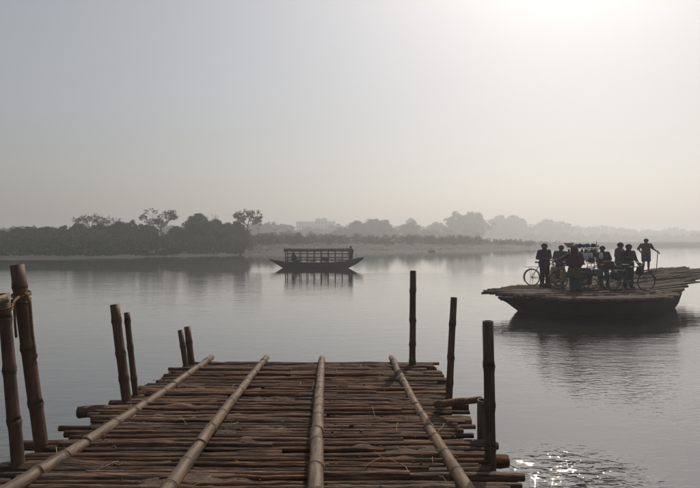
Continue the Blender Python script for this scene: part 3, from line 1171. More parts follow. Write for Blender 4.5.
def body_mesh(name, prims, mats, voxel):
    """all prims fused into one continuous surface; each face takes the material of the nearest prim"""
    mb = MB()
    for p in prims:
        if p[0] == 'cap':
            cap_mesh(mb, *p[1:5])
        else:
            ring_mesh(mb, p[1])
    me = mb.mesh(name + '_parts', [])
    ob = bpy.data.objects.new('tmp', me)
    COL.objects.link(ob)
    md = ob.modifiers.new('r', 'REMESH')
    md.mode = 'VOXEL'
    md.voxel_size = voxel
    sm = ob.modifiers.new('s', 'SMOOTH')
    sm.factor = 0.5
    sm.iterations = 5
    dg = bpy.context.evaluated_depsgraph_get()
    out = bpy.data.meshes.new_from_object(ob.evaluated_get(dg))
    bpy.data.objects.remove(ob)
    bpy.data.meshes.remove(me)
    out.name = name
    nf = len(out.polygons)
    co = np.empty(nf * 3)
    out.polygons.foreach_get('center', co)
    co = co.reshape(-1, 3)
    best = np.full(nf, 1e9)
    idx = np.zeros(nf, dtype=np.int32)
    for p in prims:
        if p[0] == 'cap':
            a, b = np.array(p[1], float), np.array(p[2], float)
            ab = b - a
            t = np.clip(((co - a) @ ab) / max(1e-9, ab @ ab), 0, 1)
            d = np.linalg.norm(co - (a + t[:, None] * ab), axis=1) - (p[3] + (p[4] - p[3]) * t)
            mi = p[5]
        else:
            rg = sorted(p[1], key=lambda r: r[0][2])
            zs = [r[0][2] for r in rg]
            z = np.clip(co[:, 2], zs[0], zs[-1])
            cx, cy = np.interp(z, zs, [r[0][0] for r in rg]), np.interp(z, zs, [r[0][1] for r in rg])
            rx, ry = np.interp(z, zs, [r[1] for r in rg]), np.interp(z, zs, [r[2] for r in rg])
            e = np.sqrt(((co[:, 0] - cx) / rx) ** 2 + ((co[:, 1] - cy) / ry) ** 2)
            d = np.maximum((e - 1) * np.minimum(rx, ry), np.abs(co[:, 2] - z))
            mi = p[2]
        w = d < best
        best[w] = d[w]
        idx[w] = mi
    for m in mats:
        out.materials.append(m)
    out.polygons.foreach_set('material_index', idx)
    out.polygons.foreach_set('use_smooth', [True] * nf)
    return out


def hand(prims, wrist, direction, palm_n, side, s=1.0, curl=0.5):
    """palm, four fingers and a thumb at the end of a forearm"""
    w, d = Vector(wrist), Vector(direction).normalized()
    nrm = Vector(palm_n)
    nrm = (nrm - d * nrm.dot(d))
    nrm = nrm.normalized() if nrm.length > 1e-3 else d.orthogonal().normalized()
    ac = d.cross(nrm) * side
    for k in (-1, 0, 1):
        prims.append(('cap', w + d * 0.015 * s + ac * (0.014 * k * s), w + d * 0.085 * s + ac * (0.020 * k * s), 0.017 * s, 0.016 * s, 0))
    for k, ln in ((-1.5, 0.060), (-0.5, 0.072), (0.5, 0.068), (1.5, 0.052)):
        b = w + d * 0.090 * s + ac * (0.017 * k * s)
        m = b + (d * math.cos(curl * 0.6) + nrm * math.sin(curl * 0.6)) * (ln * 0.55 * s)
        e = m + (d * math.cos(curl * 1.7) + nrm * math.sin(curl * 1.7)) * (ln * 0.5 * s)
        prims.append(('cap', b, m, 0.0095 * s, 0.0088 * s, 0))
        prims.append(('cap', m, e, 0.0088 * s, 0.0075 * s, 0))
    b = w + d * 0.03 * s - ac * (0.022 * s)
    m = b + (d * 0.7 - ac * 0.65 + nrm * 0.3).normalized() * (0.042 * s)
    e = m + (d * 0.9 - ac * 0.1 + nrm * 0.4).normalized() * (0.034 * s)
    prims.append(('cap', b, m, 0.0125 * s, 0.011 * s, 0))
    prims.append(('cap', m, e, 0.011 * s, 0.009 * s, 0))


def person(label, loc, rz, height, top, bottom, arms, style='shirt', legs=None, head_turn=0.0, voxel=0.0105, sleeve='long', group='people standing on the ferry', seated=False, shoes=True, lean=(0, 0)):
    """local frame: faces -Y. arms: ((elbow, wrist), (elbow, wrist)) for the left (+x) and right (-x) side, metres for a 1.65 m figure"""
    s = height / 1.65
    pr = []
    SK, TOP, BOT, EXT = 0, 1, 2, 3

    def V(x, y, z):
        return Vector((x, y, z)) * s

    # head, neck, face
    hx = Vector((math.sin(head_turn), -math.cos(head_turn), 0))
    hc = V(0, -0.03, 1.515)
    sdv = Vector((hx.y * -1, hx.x, 0))
    pr.append(('cap', hc + V(0, 0.012, 0.018), hc + V(0, -0.008, 0.022) + hx * 0.016 * s, 0.094 * s, 0.086 * s, SK))
    pr.append(('cap', hc + hx * 0.030 * s - V(0, 0, 0.03), hc + hx * 0.042 * s - V(0, 0, 0.072), 0.060 * s, 0.042 * s, SK))
    pr.append(('cap', hc + hx * 0.094 * s + V(0, 0, 0.008), hc + hx * 0.112 * s - V(0, 0, 0.022), 0.010 * s, 0.014 * s, SK))
    for q in (-1, 1):
        pr.append(('cap', hc + sdv * (0.088 * q * s) + V(0, 0, 0.010), hc + sdv * (0.090 * q * s) - V(0, 0, 0.022), 0.016 * s, 0.012 * s, SK))
        pr.append(('cap', hc + hx * 0.080 * s + sdv * (0.034 * q * s) + V(0, 0, 0.026), hc + hx * 0.080 * s + sdv * (0.046 * q * s) + V(0, 0, 0.024), 0.013 * s, 0.012 * s, SK))
    pr.append(('cap', V(0, 0.008, 1.36), V(0, -0.008, 1.48), 0.066 * s, 0.058 * s, SK))
    pr.append(('cap', V(0, 0.014, 1.385), V(0, 0.008, 1.415), 0.080 * s, 0.070 * s, TOP))
    # torso
    pr.append(('ring', [(V(0, 0, z), rx * s, ry * s) for z, rx, ry in ((0.84, 0.165, 0.122), (0.92, 0.178, 0.130), (1.03, 0.172, 0.122), (1.14, 0.185, 0.124), (1.26, 0.205, 0.128), (1.335, 0.190, 0.112), (1.385, 0.128, 0.086), (1.425, 0.066, 0.062))], TOP))
    shirt_low = 0.80 if style == 'shirt' else 0.90
    pr.append(('ring', [(V(0, 0, z), rx * s, ry * s) for z, rx, ry in ((shirt_low, 0.206, 0.150), (0.90, 0.200, 0.142), (1.05, 0.184, 0.130))], TOP))
    # arms
    for q, (el, wr) in zip((1, -1), arms):
        sh, el, wr = V(0.178 * q, 0.0, 1.338), V(*el), V(*wr)
        pr.append(('cap', sh, el, 0.072 * s, 0.058 * s, TOP))
        pr.append(('cap', V(0.08 * q, 0, 1.345), sh, 0.070 * s, 0.070 * s, TOP))
        if sleeve == 'long':
            pr.append(('cap', el, el.lerp(wr, 0.88), 0.058 * s, 0.046 * s, TOP))
            pr.append(('cap', el.lerp(wr, 0.8), wr, 0.030 * s, 0.026 * s, SK))
        else:
            pr.append(('cap', el, wr, 0.042 * s, 0.027 * s, SK))
        d = (wr - el).normalized()
        hand(pr, wr, d, Vector((-q * 0.6, -0.7, -0.3)), q, s)
    # legs
    if legs is None:
        legs = (((0.10, -0.01, 0.47), (0.105, 0.01, 0.08)), ((-0.10, -0.03, 0.47), (-0.11, 0.0, 0.08)))
    for q, (kn, an) in zip((1, -1), legs):
        hp, kn, an = V(0.088 * q, 0, 0.86), V(*kn), V(*an)
        if style == 'shorts':
            pr.append(('cap', hp, hp.lerp(kn, 0.8), 0.105 * s, 0.100 * s, BOT))
            pr.append(('cap', hp.lerp(kn, 0.75), kn, 0.062 * s, 0.052 * s, SK))
            pr.append(('cap', kn, kn.lerp(an, 0.4), 0.052 * s, 0.054 * s, SK))
            pr.append(('cap', kn.lerp(an, 0.4), an, 0.054 * s, 0.034 * s, SK))
        elif style != 'skirt':
            pr.append(('cap', hp, kn, 0.102 * s, 0.082 * s, BOT))
            pr.append(('cap', kn, an, 0.082 * s, 0.072 * s, BOT))
        else:
            pr.append(('cap', kn, an, 0.052 * s, 0.038 * s, SK))
        ft = EXT if shoes else SK
        heel = Vector((an.x, an.y + 0.03 * s, 0.032 * s if not seated else an.z - 0.045 * s))
        toe = heel + Vector((0.02 * q * s, -0.175 * s, -0.004))
        pr.append(('cap', an, heel, 0.036 * s, 0.032 * s, ft))
        pr.append(('cap', heel, toe, 0.034 * s, 0.028 * s, ft))
    mats = [M['skin'], M[top], M[bottom], M['black_cloth']]
    extra = []
    if style == 'skirt':
        pr.append(('ring', [(V(0, 0, z), rx * s, ry * s) for z, rx, ry in ((0.09, 0.200, 0.170), (0.12, 0.205, 0.172), (0.4, 0.180, 0.150), (0.7, 0.175, 0.140), (0.90, 0.165, 0.125))], BOT))
    if style == 'shawl':
        pr.append(('ring', [(V(0, 0, z), rx * s, ry * s) for z, rx, ry in ((0.10, 0.185, 0.165), (0.13, 0.19, 0.168), (0.45, 0.185, 0.15), (0.8, 0.18, 0.14))], BOT))
        pr.append(('ring', [(V(0, -0.0, z), rx * s, ry * s) for z, rx, ry in ((0.96, 0.285, 0.20), (1.0, 0.29, 0.20), (1.15, 0.255, 0.175), (1.28, 0.215, 0.145), (1.37, 0.150, 0.112), (1.43, 0.112, 0.10))], TOP))
        pr.append(('cap', hc + V(0, 0.035, -0.06), hc + V(0, 0.016, 0.030), 0.112 * s, 0.112 * s, TOP))
        pr.append(('cap', hc + V(0, 0.03, -0.16), hc + V(0, 0.03, -0.05), 0.105 * s, 0.100 * s, TOP))
    root = thing('person', label, 'person', loc, rz, group)
    root.scale = (1.13, 1.13, 1.0)
    root.rotation_euler = (R(lean[0]), R(lean[1]), rz)
    link(bpy.data.objects.new('body', body_mesh('body', pr, mats, voxel)), root)
    if style != 'shawl':
        mb = MB()
        g = random.Random(int(height * 1000))
        base = len(mb.v)
        nu, nv = 18, 8
        for i in range(nv + 1):
            for j in range(nu):
                ph = 2 * math.pi * j / nu
                back = (1 - math.cos(ph - (math.pi / 2))) * 0  # symmetric; the hairline below does the shaping
                front = math.sin(ph) * -1                       # 1 towards the face
                lim = lerp(2.15, 1.20, ((front + 1) / 2) ** 1.5)
                th = lim * i / nv
                r = Vector((0.098, 0.110, 0.104)) * (1 + 0.03 * noise.noise(Vector((ph * 3, th * 4, height))))
                p = Vector((r.x * math.sin(th) * math.cos(ph), r.y * math.sin(th) * math.sin(ph), r.z * math.cos(th)))
                p.rotate(Quaternion((0, 0, 1), head_turn))
                mb.v.append(tuple(hc + V(0, 0.008, 0.026) + p * s))
        for i in range(nv):
            for j in range(nu):
                a, b = base + i * nu + j, base + i * nu + (j + 1) % nu
                mb.f.append((a, a + nu, b + nu, b))
                mb.m.append(0)
        mb.build('hair', M['hair'], root)
    return root


def relaxed(dx=0.0):
    return ((0.235, 0.02, 1.08), (0.235 + dx, -0.07, 0.85)), ((-0.235, 0.02, 1.08), (-0.235 - dx, -0.07, 0.85))


# ------------------------------------------------------------------ bicycles
M['bike_paint'] = mat('black_bicycle_enamel', (0.012, 0.012, 0.013), (0.02, 0.019, 0.018), 0.35, 6, spec=0.5)
M['rubber'] = mat('tyre_rubber', (0.014, 0.014, 0.014), (0.03, 0.028, 0.026), 0.85, 12)
M['steel'] = mat('dull_steel', (0.07, 0.07, 0.07), (0.14, 0.13, 0.125), 0.42, 10, metal=0.8)
M['saddle'] = mat('saddle_leather', (0.03, 0.02, 0.015), (0.05, 0.035, 0.025), 0.6, 8)


def circle(c, r, n=28, a0=0.0, a1=2 * math.pi, full=True):
    m = n if full else n + 1
    return [(c[0] + r * math.cos(a0 + (a1 - a0) * i / n), c[1], c[2] + r * math.sin(a0 + (a1 - a0) * i / n)) for i in range(m)]


def make_bicycle(label):
    """front wheel towards +X, wheels on z = 0"""
    RW = 0.335
    root = thing('bicycle', label, 'bicycle', group='bicycles on the ferry')
    front, rear = (0.56, 0, RW), (-0.54, 0, RW)
    for c in (rear, front):
        mb = MB()
        mb.tube(circle(c, RW - 0.034, 32), 0.011, 6, closed=True)
        w = mb.build('wheel', M['steel'], root)
        mb = MB()
        mb.tube(circle(c, RW - 0.018, 36), 0.019, 8, closed=True)
        mb.build('tyre', M['rubber'], w)
        mb = MB()
        for i in range(20):
            a = 2 * math.pi * i / 20
            o = 0.018 if i % 2 else -0.018
            mb.tube([(c[0] + 0.02 * math.cos(a + 1.2), o, c[2] + 0.02 * math.sin(a + 1.2)), (c[0] + (RW - 0.04) * math.cos(a), 0, c[2] + (RW - 0.04) * math.sin(a))], 0.0024, 4)
        mb.build('spokes', M['steel'], w)
        mb = MB()
        mb.tube([(c[0], -0.05, c[2]), (c[0], -0.03, c[2]), (c[0], 0.03, c[2]), (c[0], 0.05, c[2])], [0.012, 0.026, 0.026, 0.012], 8)
        mb.build('hub', M['steel'], w)
    bb, seat, head_t, head_b = (-0.08, 0, 0.30), (-0.24, 0, 0.84), (0.36, 0, 0.86), (0.395, 0, 0.70)
    mb = MB()
    for a, b, r in ((bb, seat, 0.016), (seat, head_t, 0.015), (bb, head_b, 0.017), (head_b, head_t, 0.019)):
        mb.tube([a, b], r, 8)
    for o in (-0.055, 0.055):
        mb.tube([(bb[0], o * 0.5, bb[2]), (rear[0], o, rear[2])], 0.010, 6)
        mb.tube([(seat[0] + 0.01, o * 0.3, seat[2] - 0.04), (rear[0], o, rear[2])], 0.009, 6)
    mb.build('frame', M['bike_paint'], root)
    mb = MB()
    for o in (-0.05, 0.05):
        mb.tube([(0.40, o, 0.69), (0.47, o, 0.52), (0.56, o, RW)], 0.011, 6)
    mb.tube([(0.40, -0.055, 0.69), (0.40, 0.055, 0.69)], 0.016, 6)
    mb.build('fork', M['bike_paint'], root)
    mb = MB()
    mb.tube([(0.36, 0, 0.86), (0.345, 0, 0.97)], 0.013, 6)
    for q in (-1, 1):
        mb.tube([(0.345, 0, 0.97), (0.35, 0.10 * q, 0.985), (0.30, 0.22 * q, 1.0), (0.22, 0.27 * q, 1.0), (0.10, 0.275 * q, 0.985)], 0.011, 6)
    hb = mb.build('handlebar', M['steel'], root)
    for q in (-1, 1):
        mb = MB()
        mb.tube([(0.19, 0.273 * q, 0.998), (0.08, 0.277 * q, 0.982)], 0.018, 8)
        mb.build('grip', M['rubber'], hb)
    mb = MB()
    rg = []
    for x, wy, zt in ((-0.36, 0.10, 0.93), (-0.30, 0.105, 0.935), (-0.22, 0.07, 0.925), (-0.14, 0.03, 0.925), (-0.08, 0.022, 0.915)):
        rg.append([(x, wy * math.cos(a), zt + (0.022 if math.sin(a) > 0 else 0.04) * math.sin(a)) for a in [2 * math.pi * j / 12 for j in range(12)]])
    mb.loft(rg)
    mb.build('saddle', M['saddle'], root)
    mb = MB()
    mb.tube([(-0.24, 0, 0.83), (-0.26, 0, 0.91)], 0.012, 6)
    mb.build('seat_post', M['steel'], root)
    mb = MB()
    for o in (-0.07, 0.0, 0.07):
        mb.tube([(-0.30, o, 0.74), (-0.80, o, 0.74)], 0.007, 5)
    for x in (-0.32, -0.45, -0.6, -0.79):
        mb.tube([(x, -0.075, 0.742), (x, 0.075, 0.742)], 0.007, 5)
    for o in (-0.075, 0.075):
        mb.tube([(-0.62, o, 0.74), (rear[0], o, rear[2])], 0.007, 5)
    mb.build('rack', M['bike_paint'], root)
    for c, a0, a1 in ((rear, R(20), R(205)), (front, R(15), R(150))):
        mb = MB()
        p0 = circle(c, RW + 0.022, 14, a0, a1, False)
        for (x0, _, z0), (x1, _, z1) in zip(p0, p0[1:]):
            mb.quad((x0, -0.028, z0), (x0, 0.028, z0), (x1, 0.028, z1), (x1, -0.028, z1))
            mb.quad((x0, -0.028, z0), (x1, -0.028, z1), (x1, -0.030, z1 - 0.012), (x0, -0.030, z0 - 0.012))
        mb.build('mudguard', M['bike_paint'], root)
    mb = MB()
    mb.tube(circle((bb[0], -0.045, bb[2]), 0.085, 20), 0.006, 5, closed=True)
    mb.tube([(bb[0], -0.07, bb[2]), (bb[0] + 0.10, -0.07, bb[2] - 0.13)], 0.010, 5)
    mb.tube([(bb[0], 0.07, bb[2]), (bb[0] - 0.10, 0.07, bb[2] + 0.13)], 0.010, 5)
    mb.tube([(bb[0], -0.08, bb[2]), (bb[0], 0.08, bb[2])], 0.014, 6)
    cr = mb.build('crank', M['steel'], root)
    for q in (-1, 1):
        mb = MB()
        mb.box((bb[0] - 0.10 * q, 0.12 * q, bb[2] + 0.13 * q), (0.09, 0.08, 0.02))
        mb.build('pedal', M['rubber'], cr, False)
    mb = MB()
    for z0, z1 in ((bb[2] + 0.075, RW + 0.035), (bb[2] - 0.075, RW - 0.035)):
        mb.tube([(bb[0], -0.045, z0), (rear[0], -0.045, z1)], 0.006, 5)
    mb.build('chain', M['steel'], root)
    mb = MB()
    for q in (-1, 1):
        mb.tube([(rear[0], 0.07 * q, RW), (rear[0] - 0.05, 0.12 * q, 0.012)], 0.008, 5)
    mb.tube([(rear[0] - 0.05, -0.12, 0.012), (rear[0] - 0.05, 0.12, 0.012)], 0.008, 5)
    mb.build('stand', M['steel'], root)
    return root

# ------------------------------------------------------------------ boats
def hull_mesh(p_bow, p_stern, beam, keel, sheer, ns=40, nj=10, thick=0.05, drop=0.12):
    """beam/keel/sheer are (s, value) lists from bow to stern; returns outer shell + inner lip, world coordinates"""
    a, b = Vector((*p_bow, 0)), Vector((*p_stern, 0))
    ax = (b - a).normalized()
    sd = Vector((-ax.y, ax.x, 0))
    ln = (b - a).length
    mb = MB()
    rings = []
    for i in range(ns + 1):
        s = i / ns
        w, k, g = interp(s, beam), interp(s, keel), interp(s, sheer)
        c = a + ax * (ln * s)
        row = []
        for j in range(-nj, nj + 1):
            t = j / nj
            q = abs(t)
            yy = w * math.sin(q * math.pi / 2) ** 0.62 * (1 if t >= 0 else -1)
            zz = k + (g - k) * q ** 2.1
            strake = 0.010 * ((q * 6) % 1.0)
            row.append(c + sd * (yy + strake * (1 if t > 0 else -1)) + Vector((0, 0, zz)))
        top_l, top_r = row[-1], row[0]
        row = [top_r - sd * -thick - Vector((0, 0, drop)), top_r - sd * -thick] + row + [top_l - sd * thick, top_l - sd * thick - Vector((0, 0, drop))]
        rings.append(row)
    n = len(rings[0])
    for r in rings:
        mb.v += [tuple(p) for p in r]
    for i in range(ns):
        for j in range(n - 1):
            mb.f.append((i * n + j, i * n + j + 1, (i + 1) * n + j + 1, (i + 1) * n + j))
            mb.m.append(0)
    mb.f.append(tuple(range(n)))
    mb.m.append(0)
    mb.f.append(tuple(ns * n + j for j in reversed(range(n))))
    mb.m.append(0)
    return mb, rings


def child(mb, name, mats, root, smooth=True):
    l = root.location
    mb.v = [(x - l.x, y - l.y, z - l.z) for x, y, z in mb.v]
    return mb.build(name, mats, root, smooth)


# ---- the ferry
ferry = thing('ferry_boat', 'broad dark wooden ferry with a bamboo pole deck carrying people and bicycles', 'boat', (9.0, 19.0, 0))
mb, rings = hull_mesh((5.05, 17.5), (12.3, 19.9),
                      [(0, 0.05), (0.06, 0.36), (0.14, 0.88), (0.25, 1.62), (0.36, 2.12), (0.5, 2.12), (0.68, 1.66), (0.85, 1.02), (0.95, 0.66), (1, 0.45)],
                      [(0, 0.54), (0.06, 0.36), (0.12, 0.10), (0.18, -0.14), (0.3, -0.34), (0.5, -0.42), (0.8, -0.36), (0.92, -0.22), (0.97, 0.02), (1, 0.25)],
                      [(0, 0.62), (0.2, 0.60), (0.5, 0.58), (0.8, 0.60), (1, 0.68)])
autosmooth(child(mb, 'hull', M['hull'], ferry), 35)
for sgn, idx in ((1, -3), (-1, 2)):
    mb = MB()
    mb.tube([Vector(r[idx]) + Vector((0, 0, -0.03)) for r in rings], 0.05, 6)
    child(mb, 'rubbing_rail', M['hull'], ferry)
for idx in (4, 6, 8, -5, -7, -9):
    mb = MB()
    mb.tube([Vector(r[idx]) for r in rings[1:-1]], 0.016, 5)
    child(mb, 'plank_edge', M['hull'], ferry)
for s in (4, 10, 16, 22, 28, 34):
    mb = MB()
    a, b = Vector(rings[s][2]), Vector(rings[s][-3])
    e = (b - a).normalized() * 0.2
    mb.tube([a - e + Vector((0, 0, 0.03)), b + e + Vector((0, 0, 0.03))], 0.045, 7)
    child(mb, 'cross_beam', M['hull'], ferry)


def deck_z(x):
    return 0.74 + 0.30 * smooth01((x - 10.8) / 4.5)


LEFT = [(-0.06, (6.9, 16.05)), (0, (6.2, 16.5)), (0.06, (5.2, 17.6)), (0.12, (4.75, 18.5)), (0.3, (5.4, 19.2)), (0.42, (6.6, 20.1)), (0.7, (8.2, 21.6)), (1, (10.0, 24.0))]
RIGHT = [(-0.06, (9.9, 16.5)), (0, (10.9, 17.4)), (0.06, (11.7, 18.6)), (0.15, (13.0, 20.1)), (0.4, (15.0, 22.4)), (0.7, (16.7, 24.7)), (1, (16.6, 27.0))]
NP = 62
for i in range(NP):
    t = lerp(-0.06, 1.0, i / (NP - 1))
    g = random.Random(400 + i)
    a, b = interp(t, LEFT), interp(t, RIGHT)
    a = (a[0] + g.gauss(0, 0.16), a[1] + g.gauss(0, 0.05))
    b = (b[0] + g.gauss(0, 0.22), b[1] + g.gauss(0, 0.06))
    r = g.choice((0.030, 0.036, 0.045, 0.058, 0.066)) * g.uniform(0.9, 1.1)
    pts, rad = [], []
    lift = g.uniform(-0.03, 0.03)
    for q in range(17):
        u = q / 16
        x, y = lerp(a[0], b[0], u), lerp(a[1], b[1], u)
        bow = -0.22 * math.sin(math.pi * u) * max(0, 1 - t * 3)
        z = deck_z(x) - r + lift + 0.012 * noise.noise(Vector((u * 6, i * 3.1, 0)))
        if t > 0.3:
            z += 0.05 * max(0, u - 0.85) / 0.15 * g.uniform(-0.3, 1)
        pts.append((x, y + bow + 0.02 * noise.noise(Vector((u * 4, i * 1.7, 2))), z))
        rad.append(r * (1 + (0.14 if q % 3 == 0 else 0)) * lerp(1.1, 0.85, u if i % 2 else 1 - u))
    mb = MB()
    mb.tube(pts, rad, 6)
    child(mb, 'deck_pole', M['deck_pole'], ferry)
# loose poles lying across the raised right end, and the bundle at the left end
for i in range(42):
    g = random.Random(480 + i)
    x, y = g.uniform(12.6, 15.6), 0
    t = g.uniform(0.3, 0.98)
    a, b = interp(t, LEFT), interp(t, RIGHT)
    u0 = g.uniform(0.55, 0.85)
    p0 = Vector((lerp(a[0], b[0], u0), lerp(a[1], b[1], u0), 0))
    p1 = Vector((b[0] + g.uniform(-0.6, 0.5), b[1] + g.uniform(-0.5, 0.3), 0))
    p0.z, p1.z = deck_z(p0.x) + 0.03, deck_z(p1.x) + g.uniform(0.02, 0.16)
    mb = MB()
    mb.tube([p0, p0.lerp(p1, 0.35) + Vector((0, 0, 0.02)), p0.lerp(p1, 0.7), p1], [0.034, 0.04, 0.032, 0.036], 6)
    child(mb, 'loose_pole', M['deck_pole'], ferry)
for i in range(7):
    g = random.Random(520 + i)
    y = 17.9 + 0.16 * i
    x0 = 4.72 + g.uniform(-0.12, 0.3)
    mb = MB()
    mb.tube([(x0, y, 0.66 + g.uniform(-0.03, 0.09)), (x0 + 1.0, y + 0.06, 0.70), (x0 + 2.4, y + 0.15, 0.72)], [0.04, 0.045, 0.04], 6)
    child(mb, 'loose_pole', M['deck_pole'], ferry)
# short rough ends that stick out over the near gunwale
for i in range(44):
    g = random.Random(560 + i)
    s = lerp(2.0, 36.0, i / 43)
    k = int(s)
    p = Vector(rings[k][2]).lerp(Vector(rings[k + 1][2]), s - k)
    nrm = (Vector(rings[k][2]) - Vector(rings[k][-3]))
    nrm.z = 0
    nrm.normalize()
    nrm.rotate(Quaternion((0, 0, 1), g.uniform(-0.5, 0.5)))
    z = g.uniform(0.03, 0.11)
    mb = MB()
    mb.tube([p - nrm * g.uniform(0.4, 0.8) + Vector((0, 0, z + 0.02)), p + nrm * 0.02 + Vector((0, 0, z)), p + nrm * g.uniform(0.06, 0.26) + Vector((0, 0, z - 0.012))], [0.03, 0.034, g.uniform(0.022, 0.036)], 6)
    child(mb, 'pole_end', M['deck_pole'], ferry)
# mud trodden over the middle of the deck
mb = MB()
nx, ny = 90, 50
for i in range(nx):
    for j in range(ny):
        u, v = i / (nx - 1), lerp(-0.04, 0.6, j / (ny - 1))
        a, b = interp(v, LEFT), interp(v, RIGHT)
        uu = lerp(0.1, 0.80, u)
        x, y = lerp(a[0], b[0], uu), lerp(a[1], b[1], uu) - 0.20 * math.sin(math.pi * uu) * max(0, 1 - v * 3)
        z = deck_z(x) - 0.048 + 0.10 * fbm(x * 0.8, y * 1.4, 3.0, 4) + 0.02 * fbm(x * 5, y * 5, 1.0, 3)
        z -= 0.06 * max(0, 1 - min(u, 1 - u) / 0.12)
        mb.v.append((x, y, z))
for i in range(nx - 1):
    for j in range(ny - 1):
        a = i * ny + j
        mb.f.append((a, a + ny, a + ny + 1, a + 1))
        mb.m.append(0)
tag(child(mb, 'trodden_mud', M['dry_mud'], ferry), kind='stuff')
# straw heaped on the left part of the deck
mb = MB()
g = random.Random(31)
for i in range(900):
    a, q = g.uniform(0, 6.28), math.sqrt(g.random())
    x, y = 6.45 + 0.75 * q * math.cos(a), 19.4 + 0.45 * q * math.sin(a)
    h = 0.17 * (1 - q * q) * (0.7 + 0.6 * fbm(x * 4, y * 4))
    z = deck_z(x) + h * g.random() + 0.005
    b = g.uniform(0, 6.28)
    d = Vector((math.cos(b), math.sin(b), g.uniform(-0.2, 0.25))) * g.uniform(0.06, 0.16)
    mb.tube([(x, y, z), (x + d.x, y + d.y, max(deck_z(x) + 0.004, z + d.z * 0.5))], 0.006, 3, cap=False)
tag(mb.build('straw_heap', M['straw'], None, False), 'low heap of straw beside the leftmost bicycle wheel on the ferry', 'straw', kind='stuff')

# ---- people on the ferry
DZ = 0.77


def on_deck(u, dist):
    x = at(u, dist)
    return (x, dist, deck_z(x) + 0.012)


rel = relaxed()
person('person in dark clothes with hands folded, leftmost on the ferry beside the free bicycle wheel', on_deck(545, 20.3), R(12), 1.66, 'navy_cloth', 'black_cloth',
       (((0.25, 0.03, 1.08), (0.06, -0.17, 1.07)), ((-0.25, 0.03, 1.08), (-0.06, -0.19, 1.05))), head_turn=R(25), lean=(0, -1.5))
person('person in a pale blue top behind the bicycles, second from the left on the ferry', on_deck(559.3, 20.9), R(-10), 1.59, 'pale_blue_cloth', 'blue_cloth',
       (((0.24, 0.0, 1.08), (0.10, -0.20, 1.10)), ((-0.24, 0.0, 1.08), (-0.12, -0.22, 1.02))), 'skirt', head_turn=R(-35), lean=(3, 2))
person('person in a dark shawl and blue skirt stretching an arm out to the left', on_deck(576, 18.05), R(-6), 1.60, 'maroon_cloth', 'teal_skirt',
       (((0.24, 0.0, 1.10), (0.16, -0.16, 0.98)), ((-0.40, -0.06, 1.22), (-0.64, -0.16, 1.16))), 'shawl', head_turn=R(-25), lean=(5, -4))
person('person reaching a straight arm out to the hanging goods', on_deck(604.5, 20.0), R(-8), 1.58, 'brown_cloth', 'black_cloth',
       (((0.25, -0.02, 1.10), (0.14, -0.24, 1.00)), ((-0.42, -0.06, 1.27), (-0.68, -0.10, 1.31))), head_turn=R(-50), lean=(5, -5))
person('tall person in a checked shirt, rear one of the two standing close together', on_deck(619, 21.6), R(35), 1.69, 'plaid_cloth', 'black_cloth',
       (((0.26, -0.04, 1.10), (0.10, -0.22, 1.24)), ((-0.25, 0.0, 1.09), (-0.22, -0.16, 0.92))), head_turn=R(20), lean=(0, 2))
p7 = person('person in a dark jacket with a pale chest band, near the rightmost bicycle', on_deck(628.3, 19.3), R(10), 1.64, 'black_cloth', 'black_cloth',
            (((0.27, 0.0, 1.08), (0.26, -0.16, 0.90)), ((-0.27, 0.0, 1.08), (-0.22, -0.16, 0.90))))
mb = MB()
for a0, a1, z0, z1, in ((R(205), R(335), 1.11, 1.125), (R(205), R(335), 1.215, 1.23), (R(215), R(325), 1.15, 1.19)):
    pr_ = None
    for q in range(13):
        a = lerp(a0, a1, q / 12)
        rx, ry = 0.180, 0.128
        p = [(rx * math.cos(a), ry * math.sin(a), z0), (rx * 1.04 * math.cos(a), ry * 1.02 * math.sin(a), z1)]
        if pr_:
            mb.quad(pr_[0], p[0], p[1], pr_[1])
        pr_ = p
mb.build('chest_band', M['grey_cloth'], p7)
px8 = (at(646, 25.4), 25.4)
person('person in short blue trousers standing at the raised end, holding a pole', (px8[0], px8[1], deck_z(px8[0]) + 0.012), R(-14), 1.60, 'brown_cloth', 'blue_cloth',
       (((0.29, 0.03, 1.14), (0.43, -0.10, 0.98)), ((-0.30, 0.05, 1.12), (-0.21, -0.08, 0.93))), 'shorts', head_turn=R(10), shoes=False, sleeve='short')
hx, hy = px8[0] + 0.42, px8[1] - 0.22
mb = MB()
mb.tube([(hx + 0.03, hy, deck_z(hx) + 1.03), (hx, hy + 0.01, deck_z(hx) + 0.5), (hx - 0.04, hy, deck_z(hx) - 0.02)], [0.020, 0.019, 0.018], 8)
tag(mb.build('punting_pole', M['bamboo_old']), 'slim pole held by the person at the raised end of the ferry', 'pole')

# ---- bicycles on the ferry
bike = make_bicycle('black bicycle whose rear wheel and rack stand free at the left of the passengers')
bike.location = (at(532, 20.25) + 0.54, 20.3, DZ - 0.02)
bike.rotation_euler = (R(-4), 0, R(8))


def put_bike(label, x, y, rz, lean):
    b = copy_tree(bike)
    b['label'] = label
    b.location = (x, y, deck_z(x) + 0.006)
    b.rotation_euler = (R(lean), 0, rz)
    return b


put_bike('bicycle loaded with hanging goods, behind the person in the dark shawl', at(560, 18.75) + 0.55, 18.8, R(180 - 6), 3)
put_bike('bicycle with a grey bag on its handlebar, before the reaching person', at(612.5, 18.1) - 0.54, 18.15, R(180 + 4), -4)
put_bike('rightmost bicycle, front wheel clear of the passengers at the right', at(646, 18.2) - 0.56, 18.15, R(5), 4)

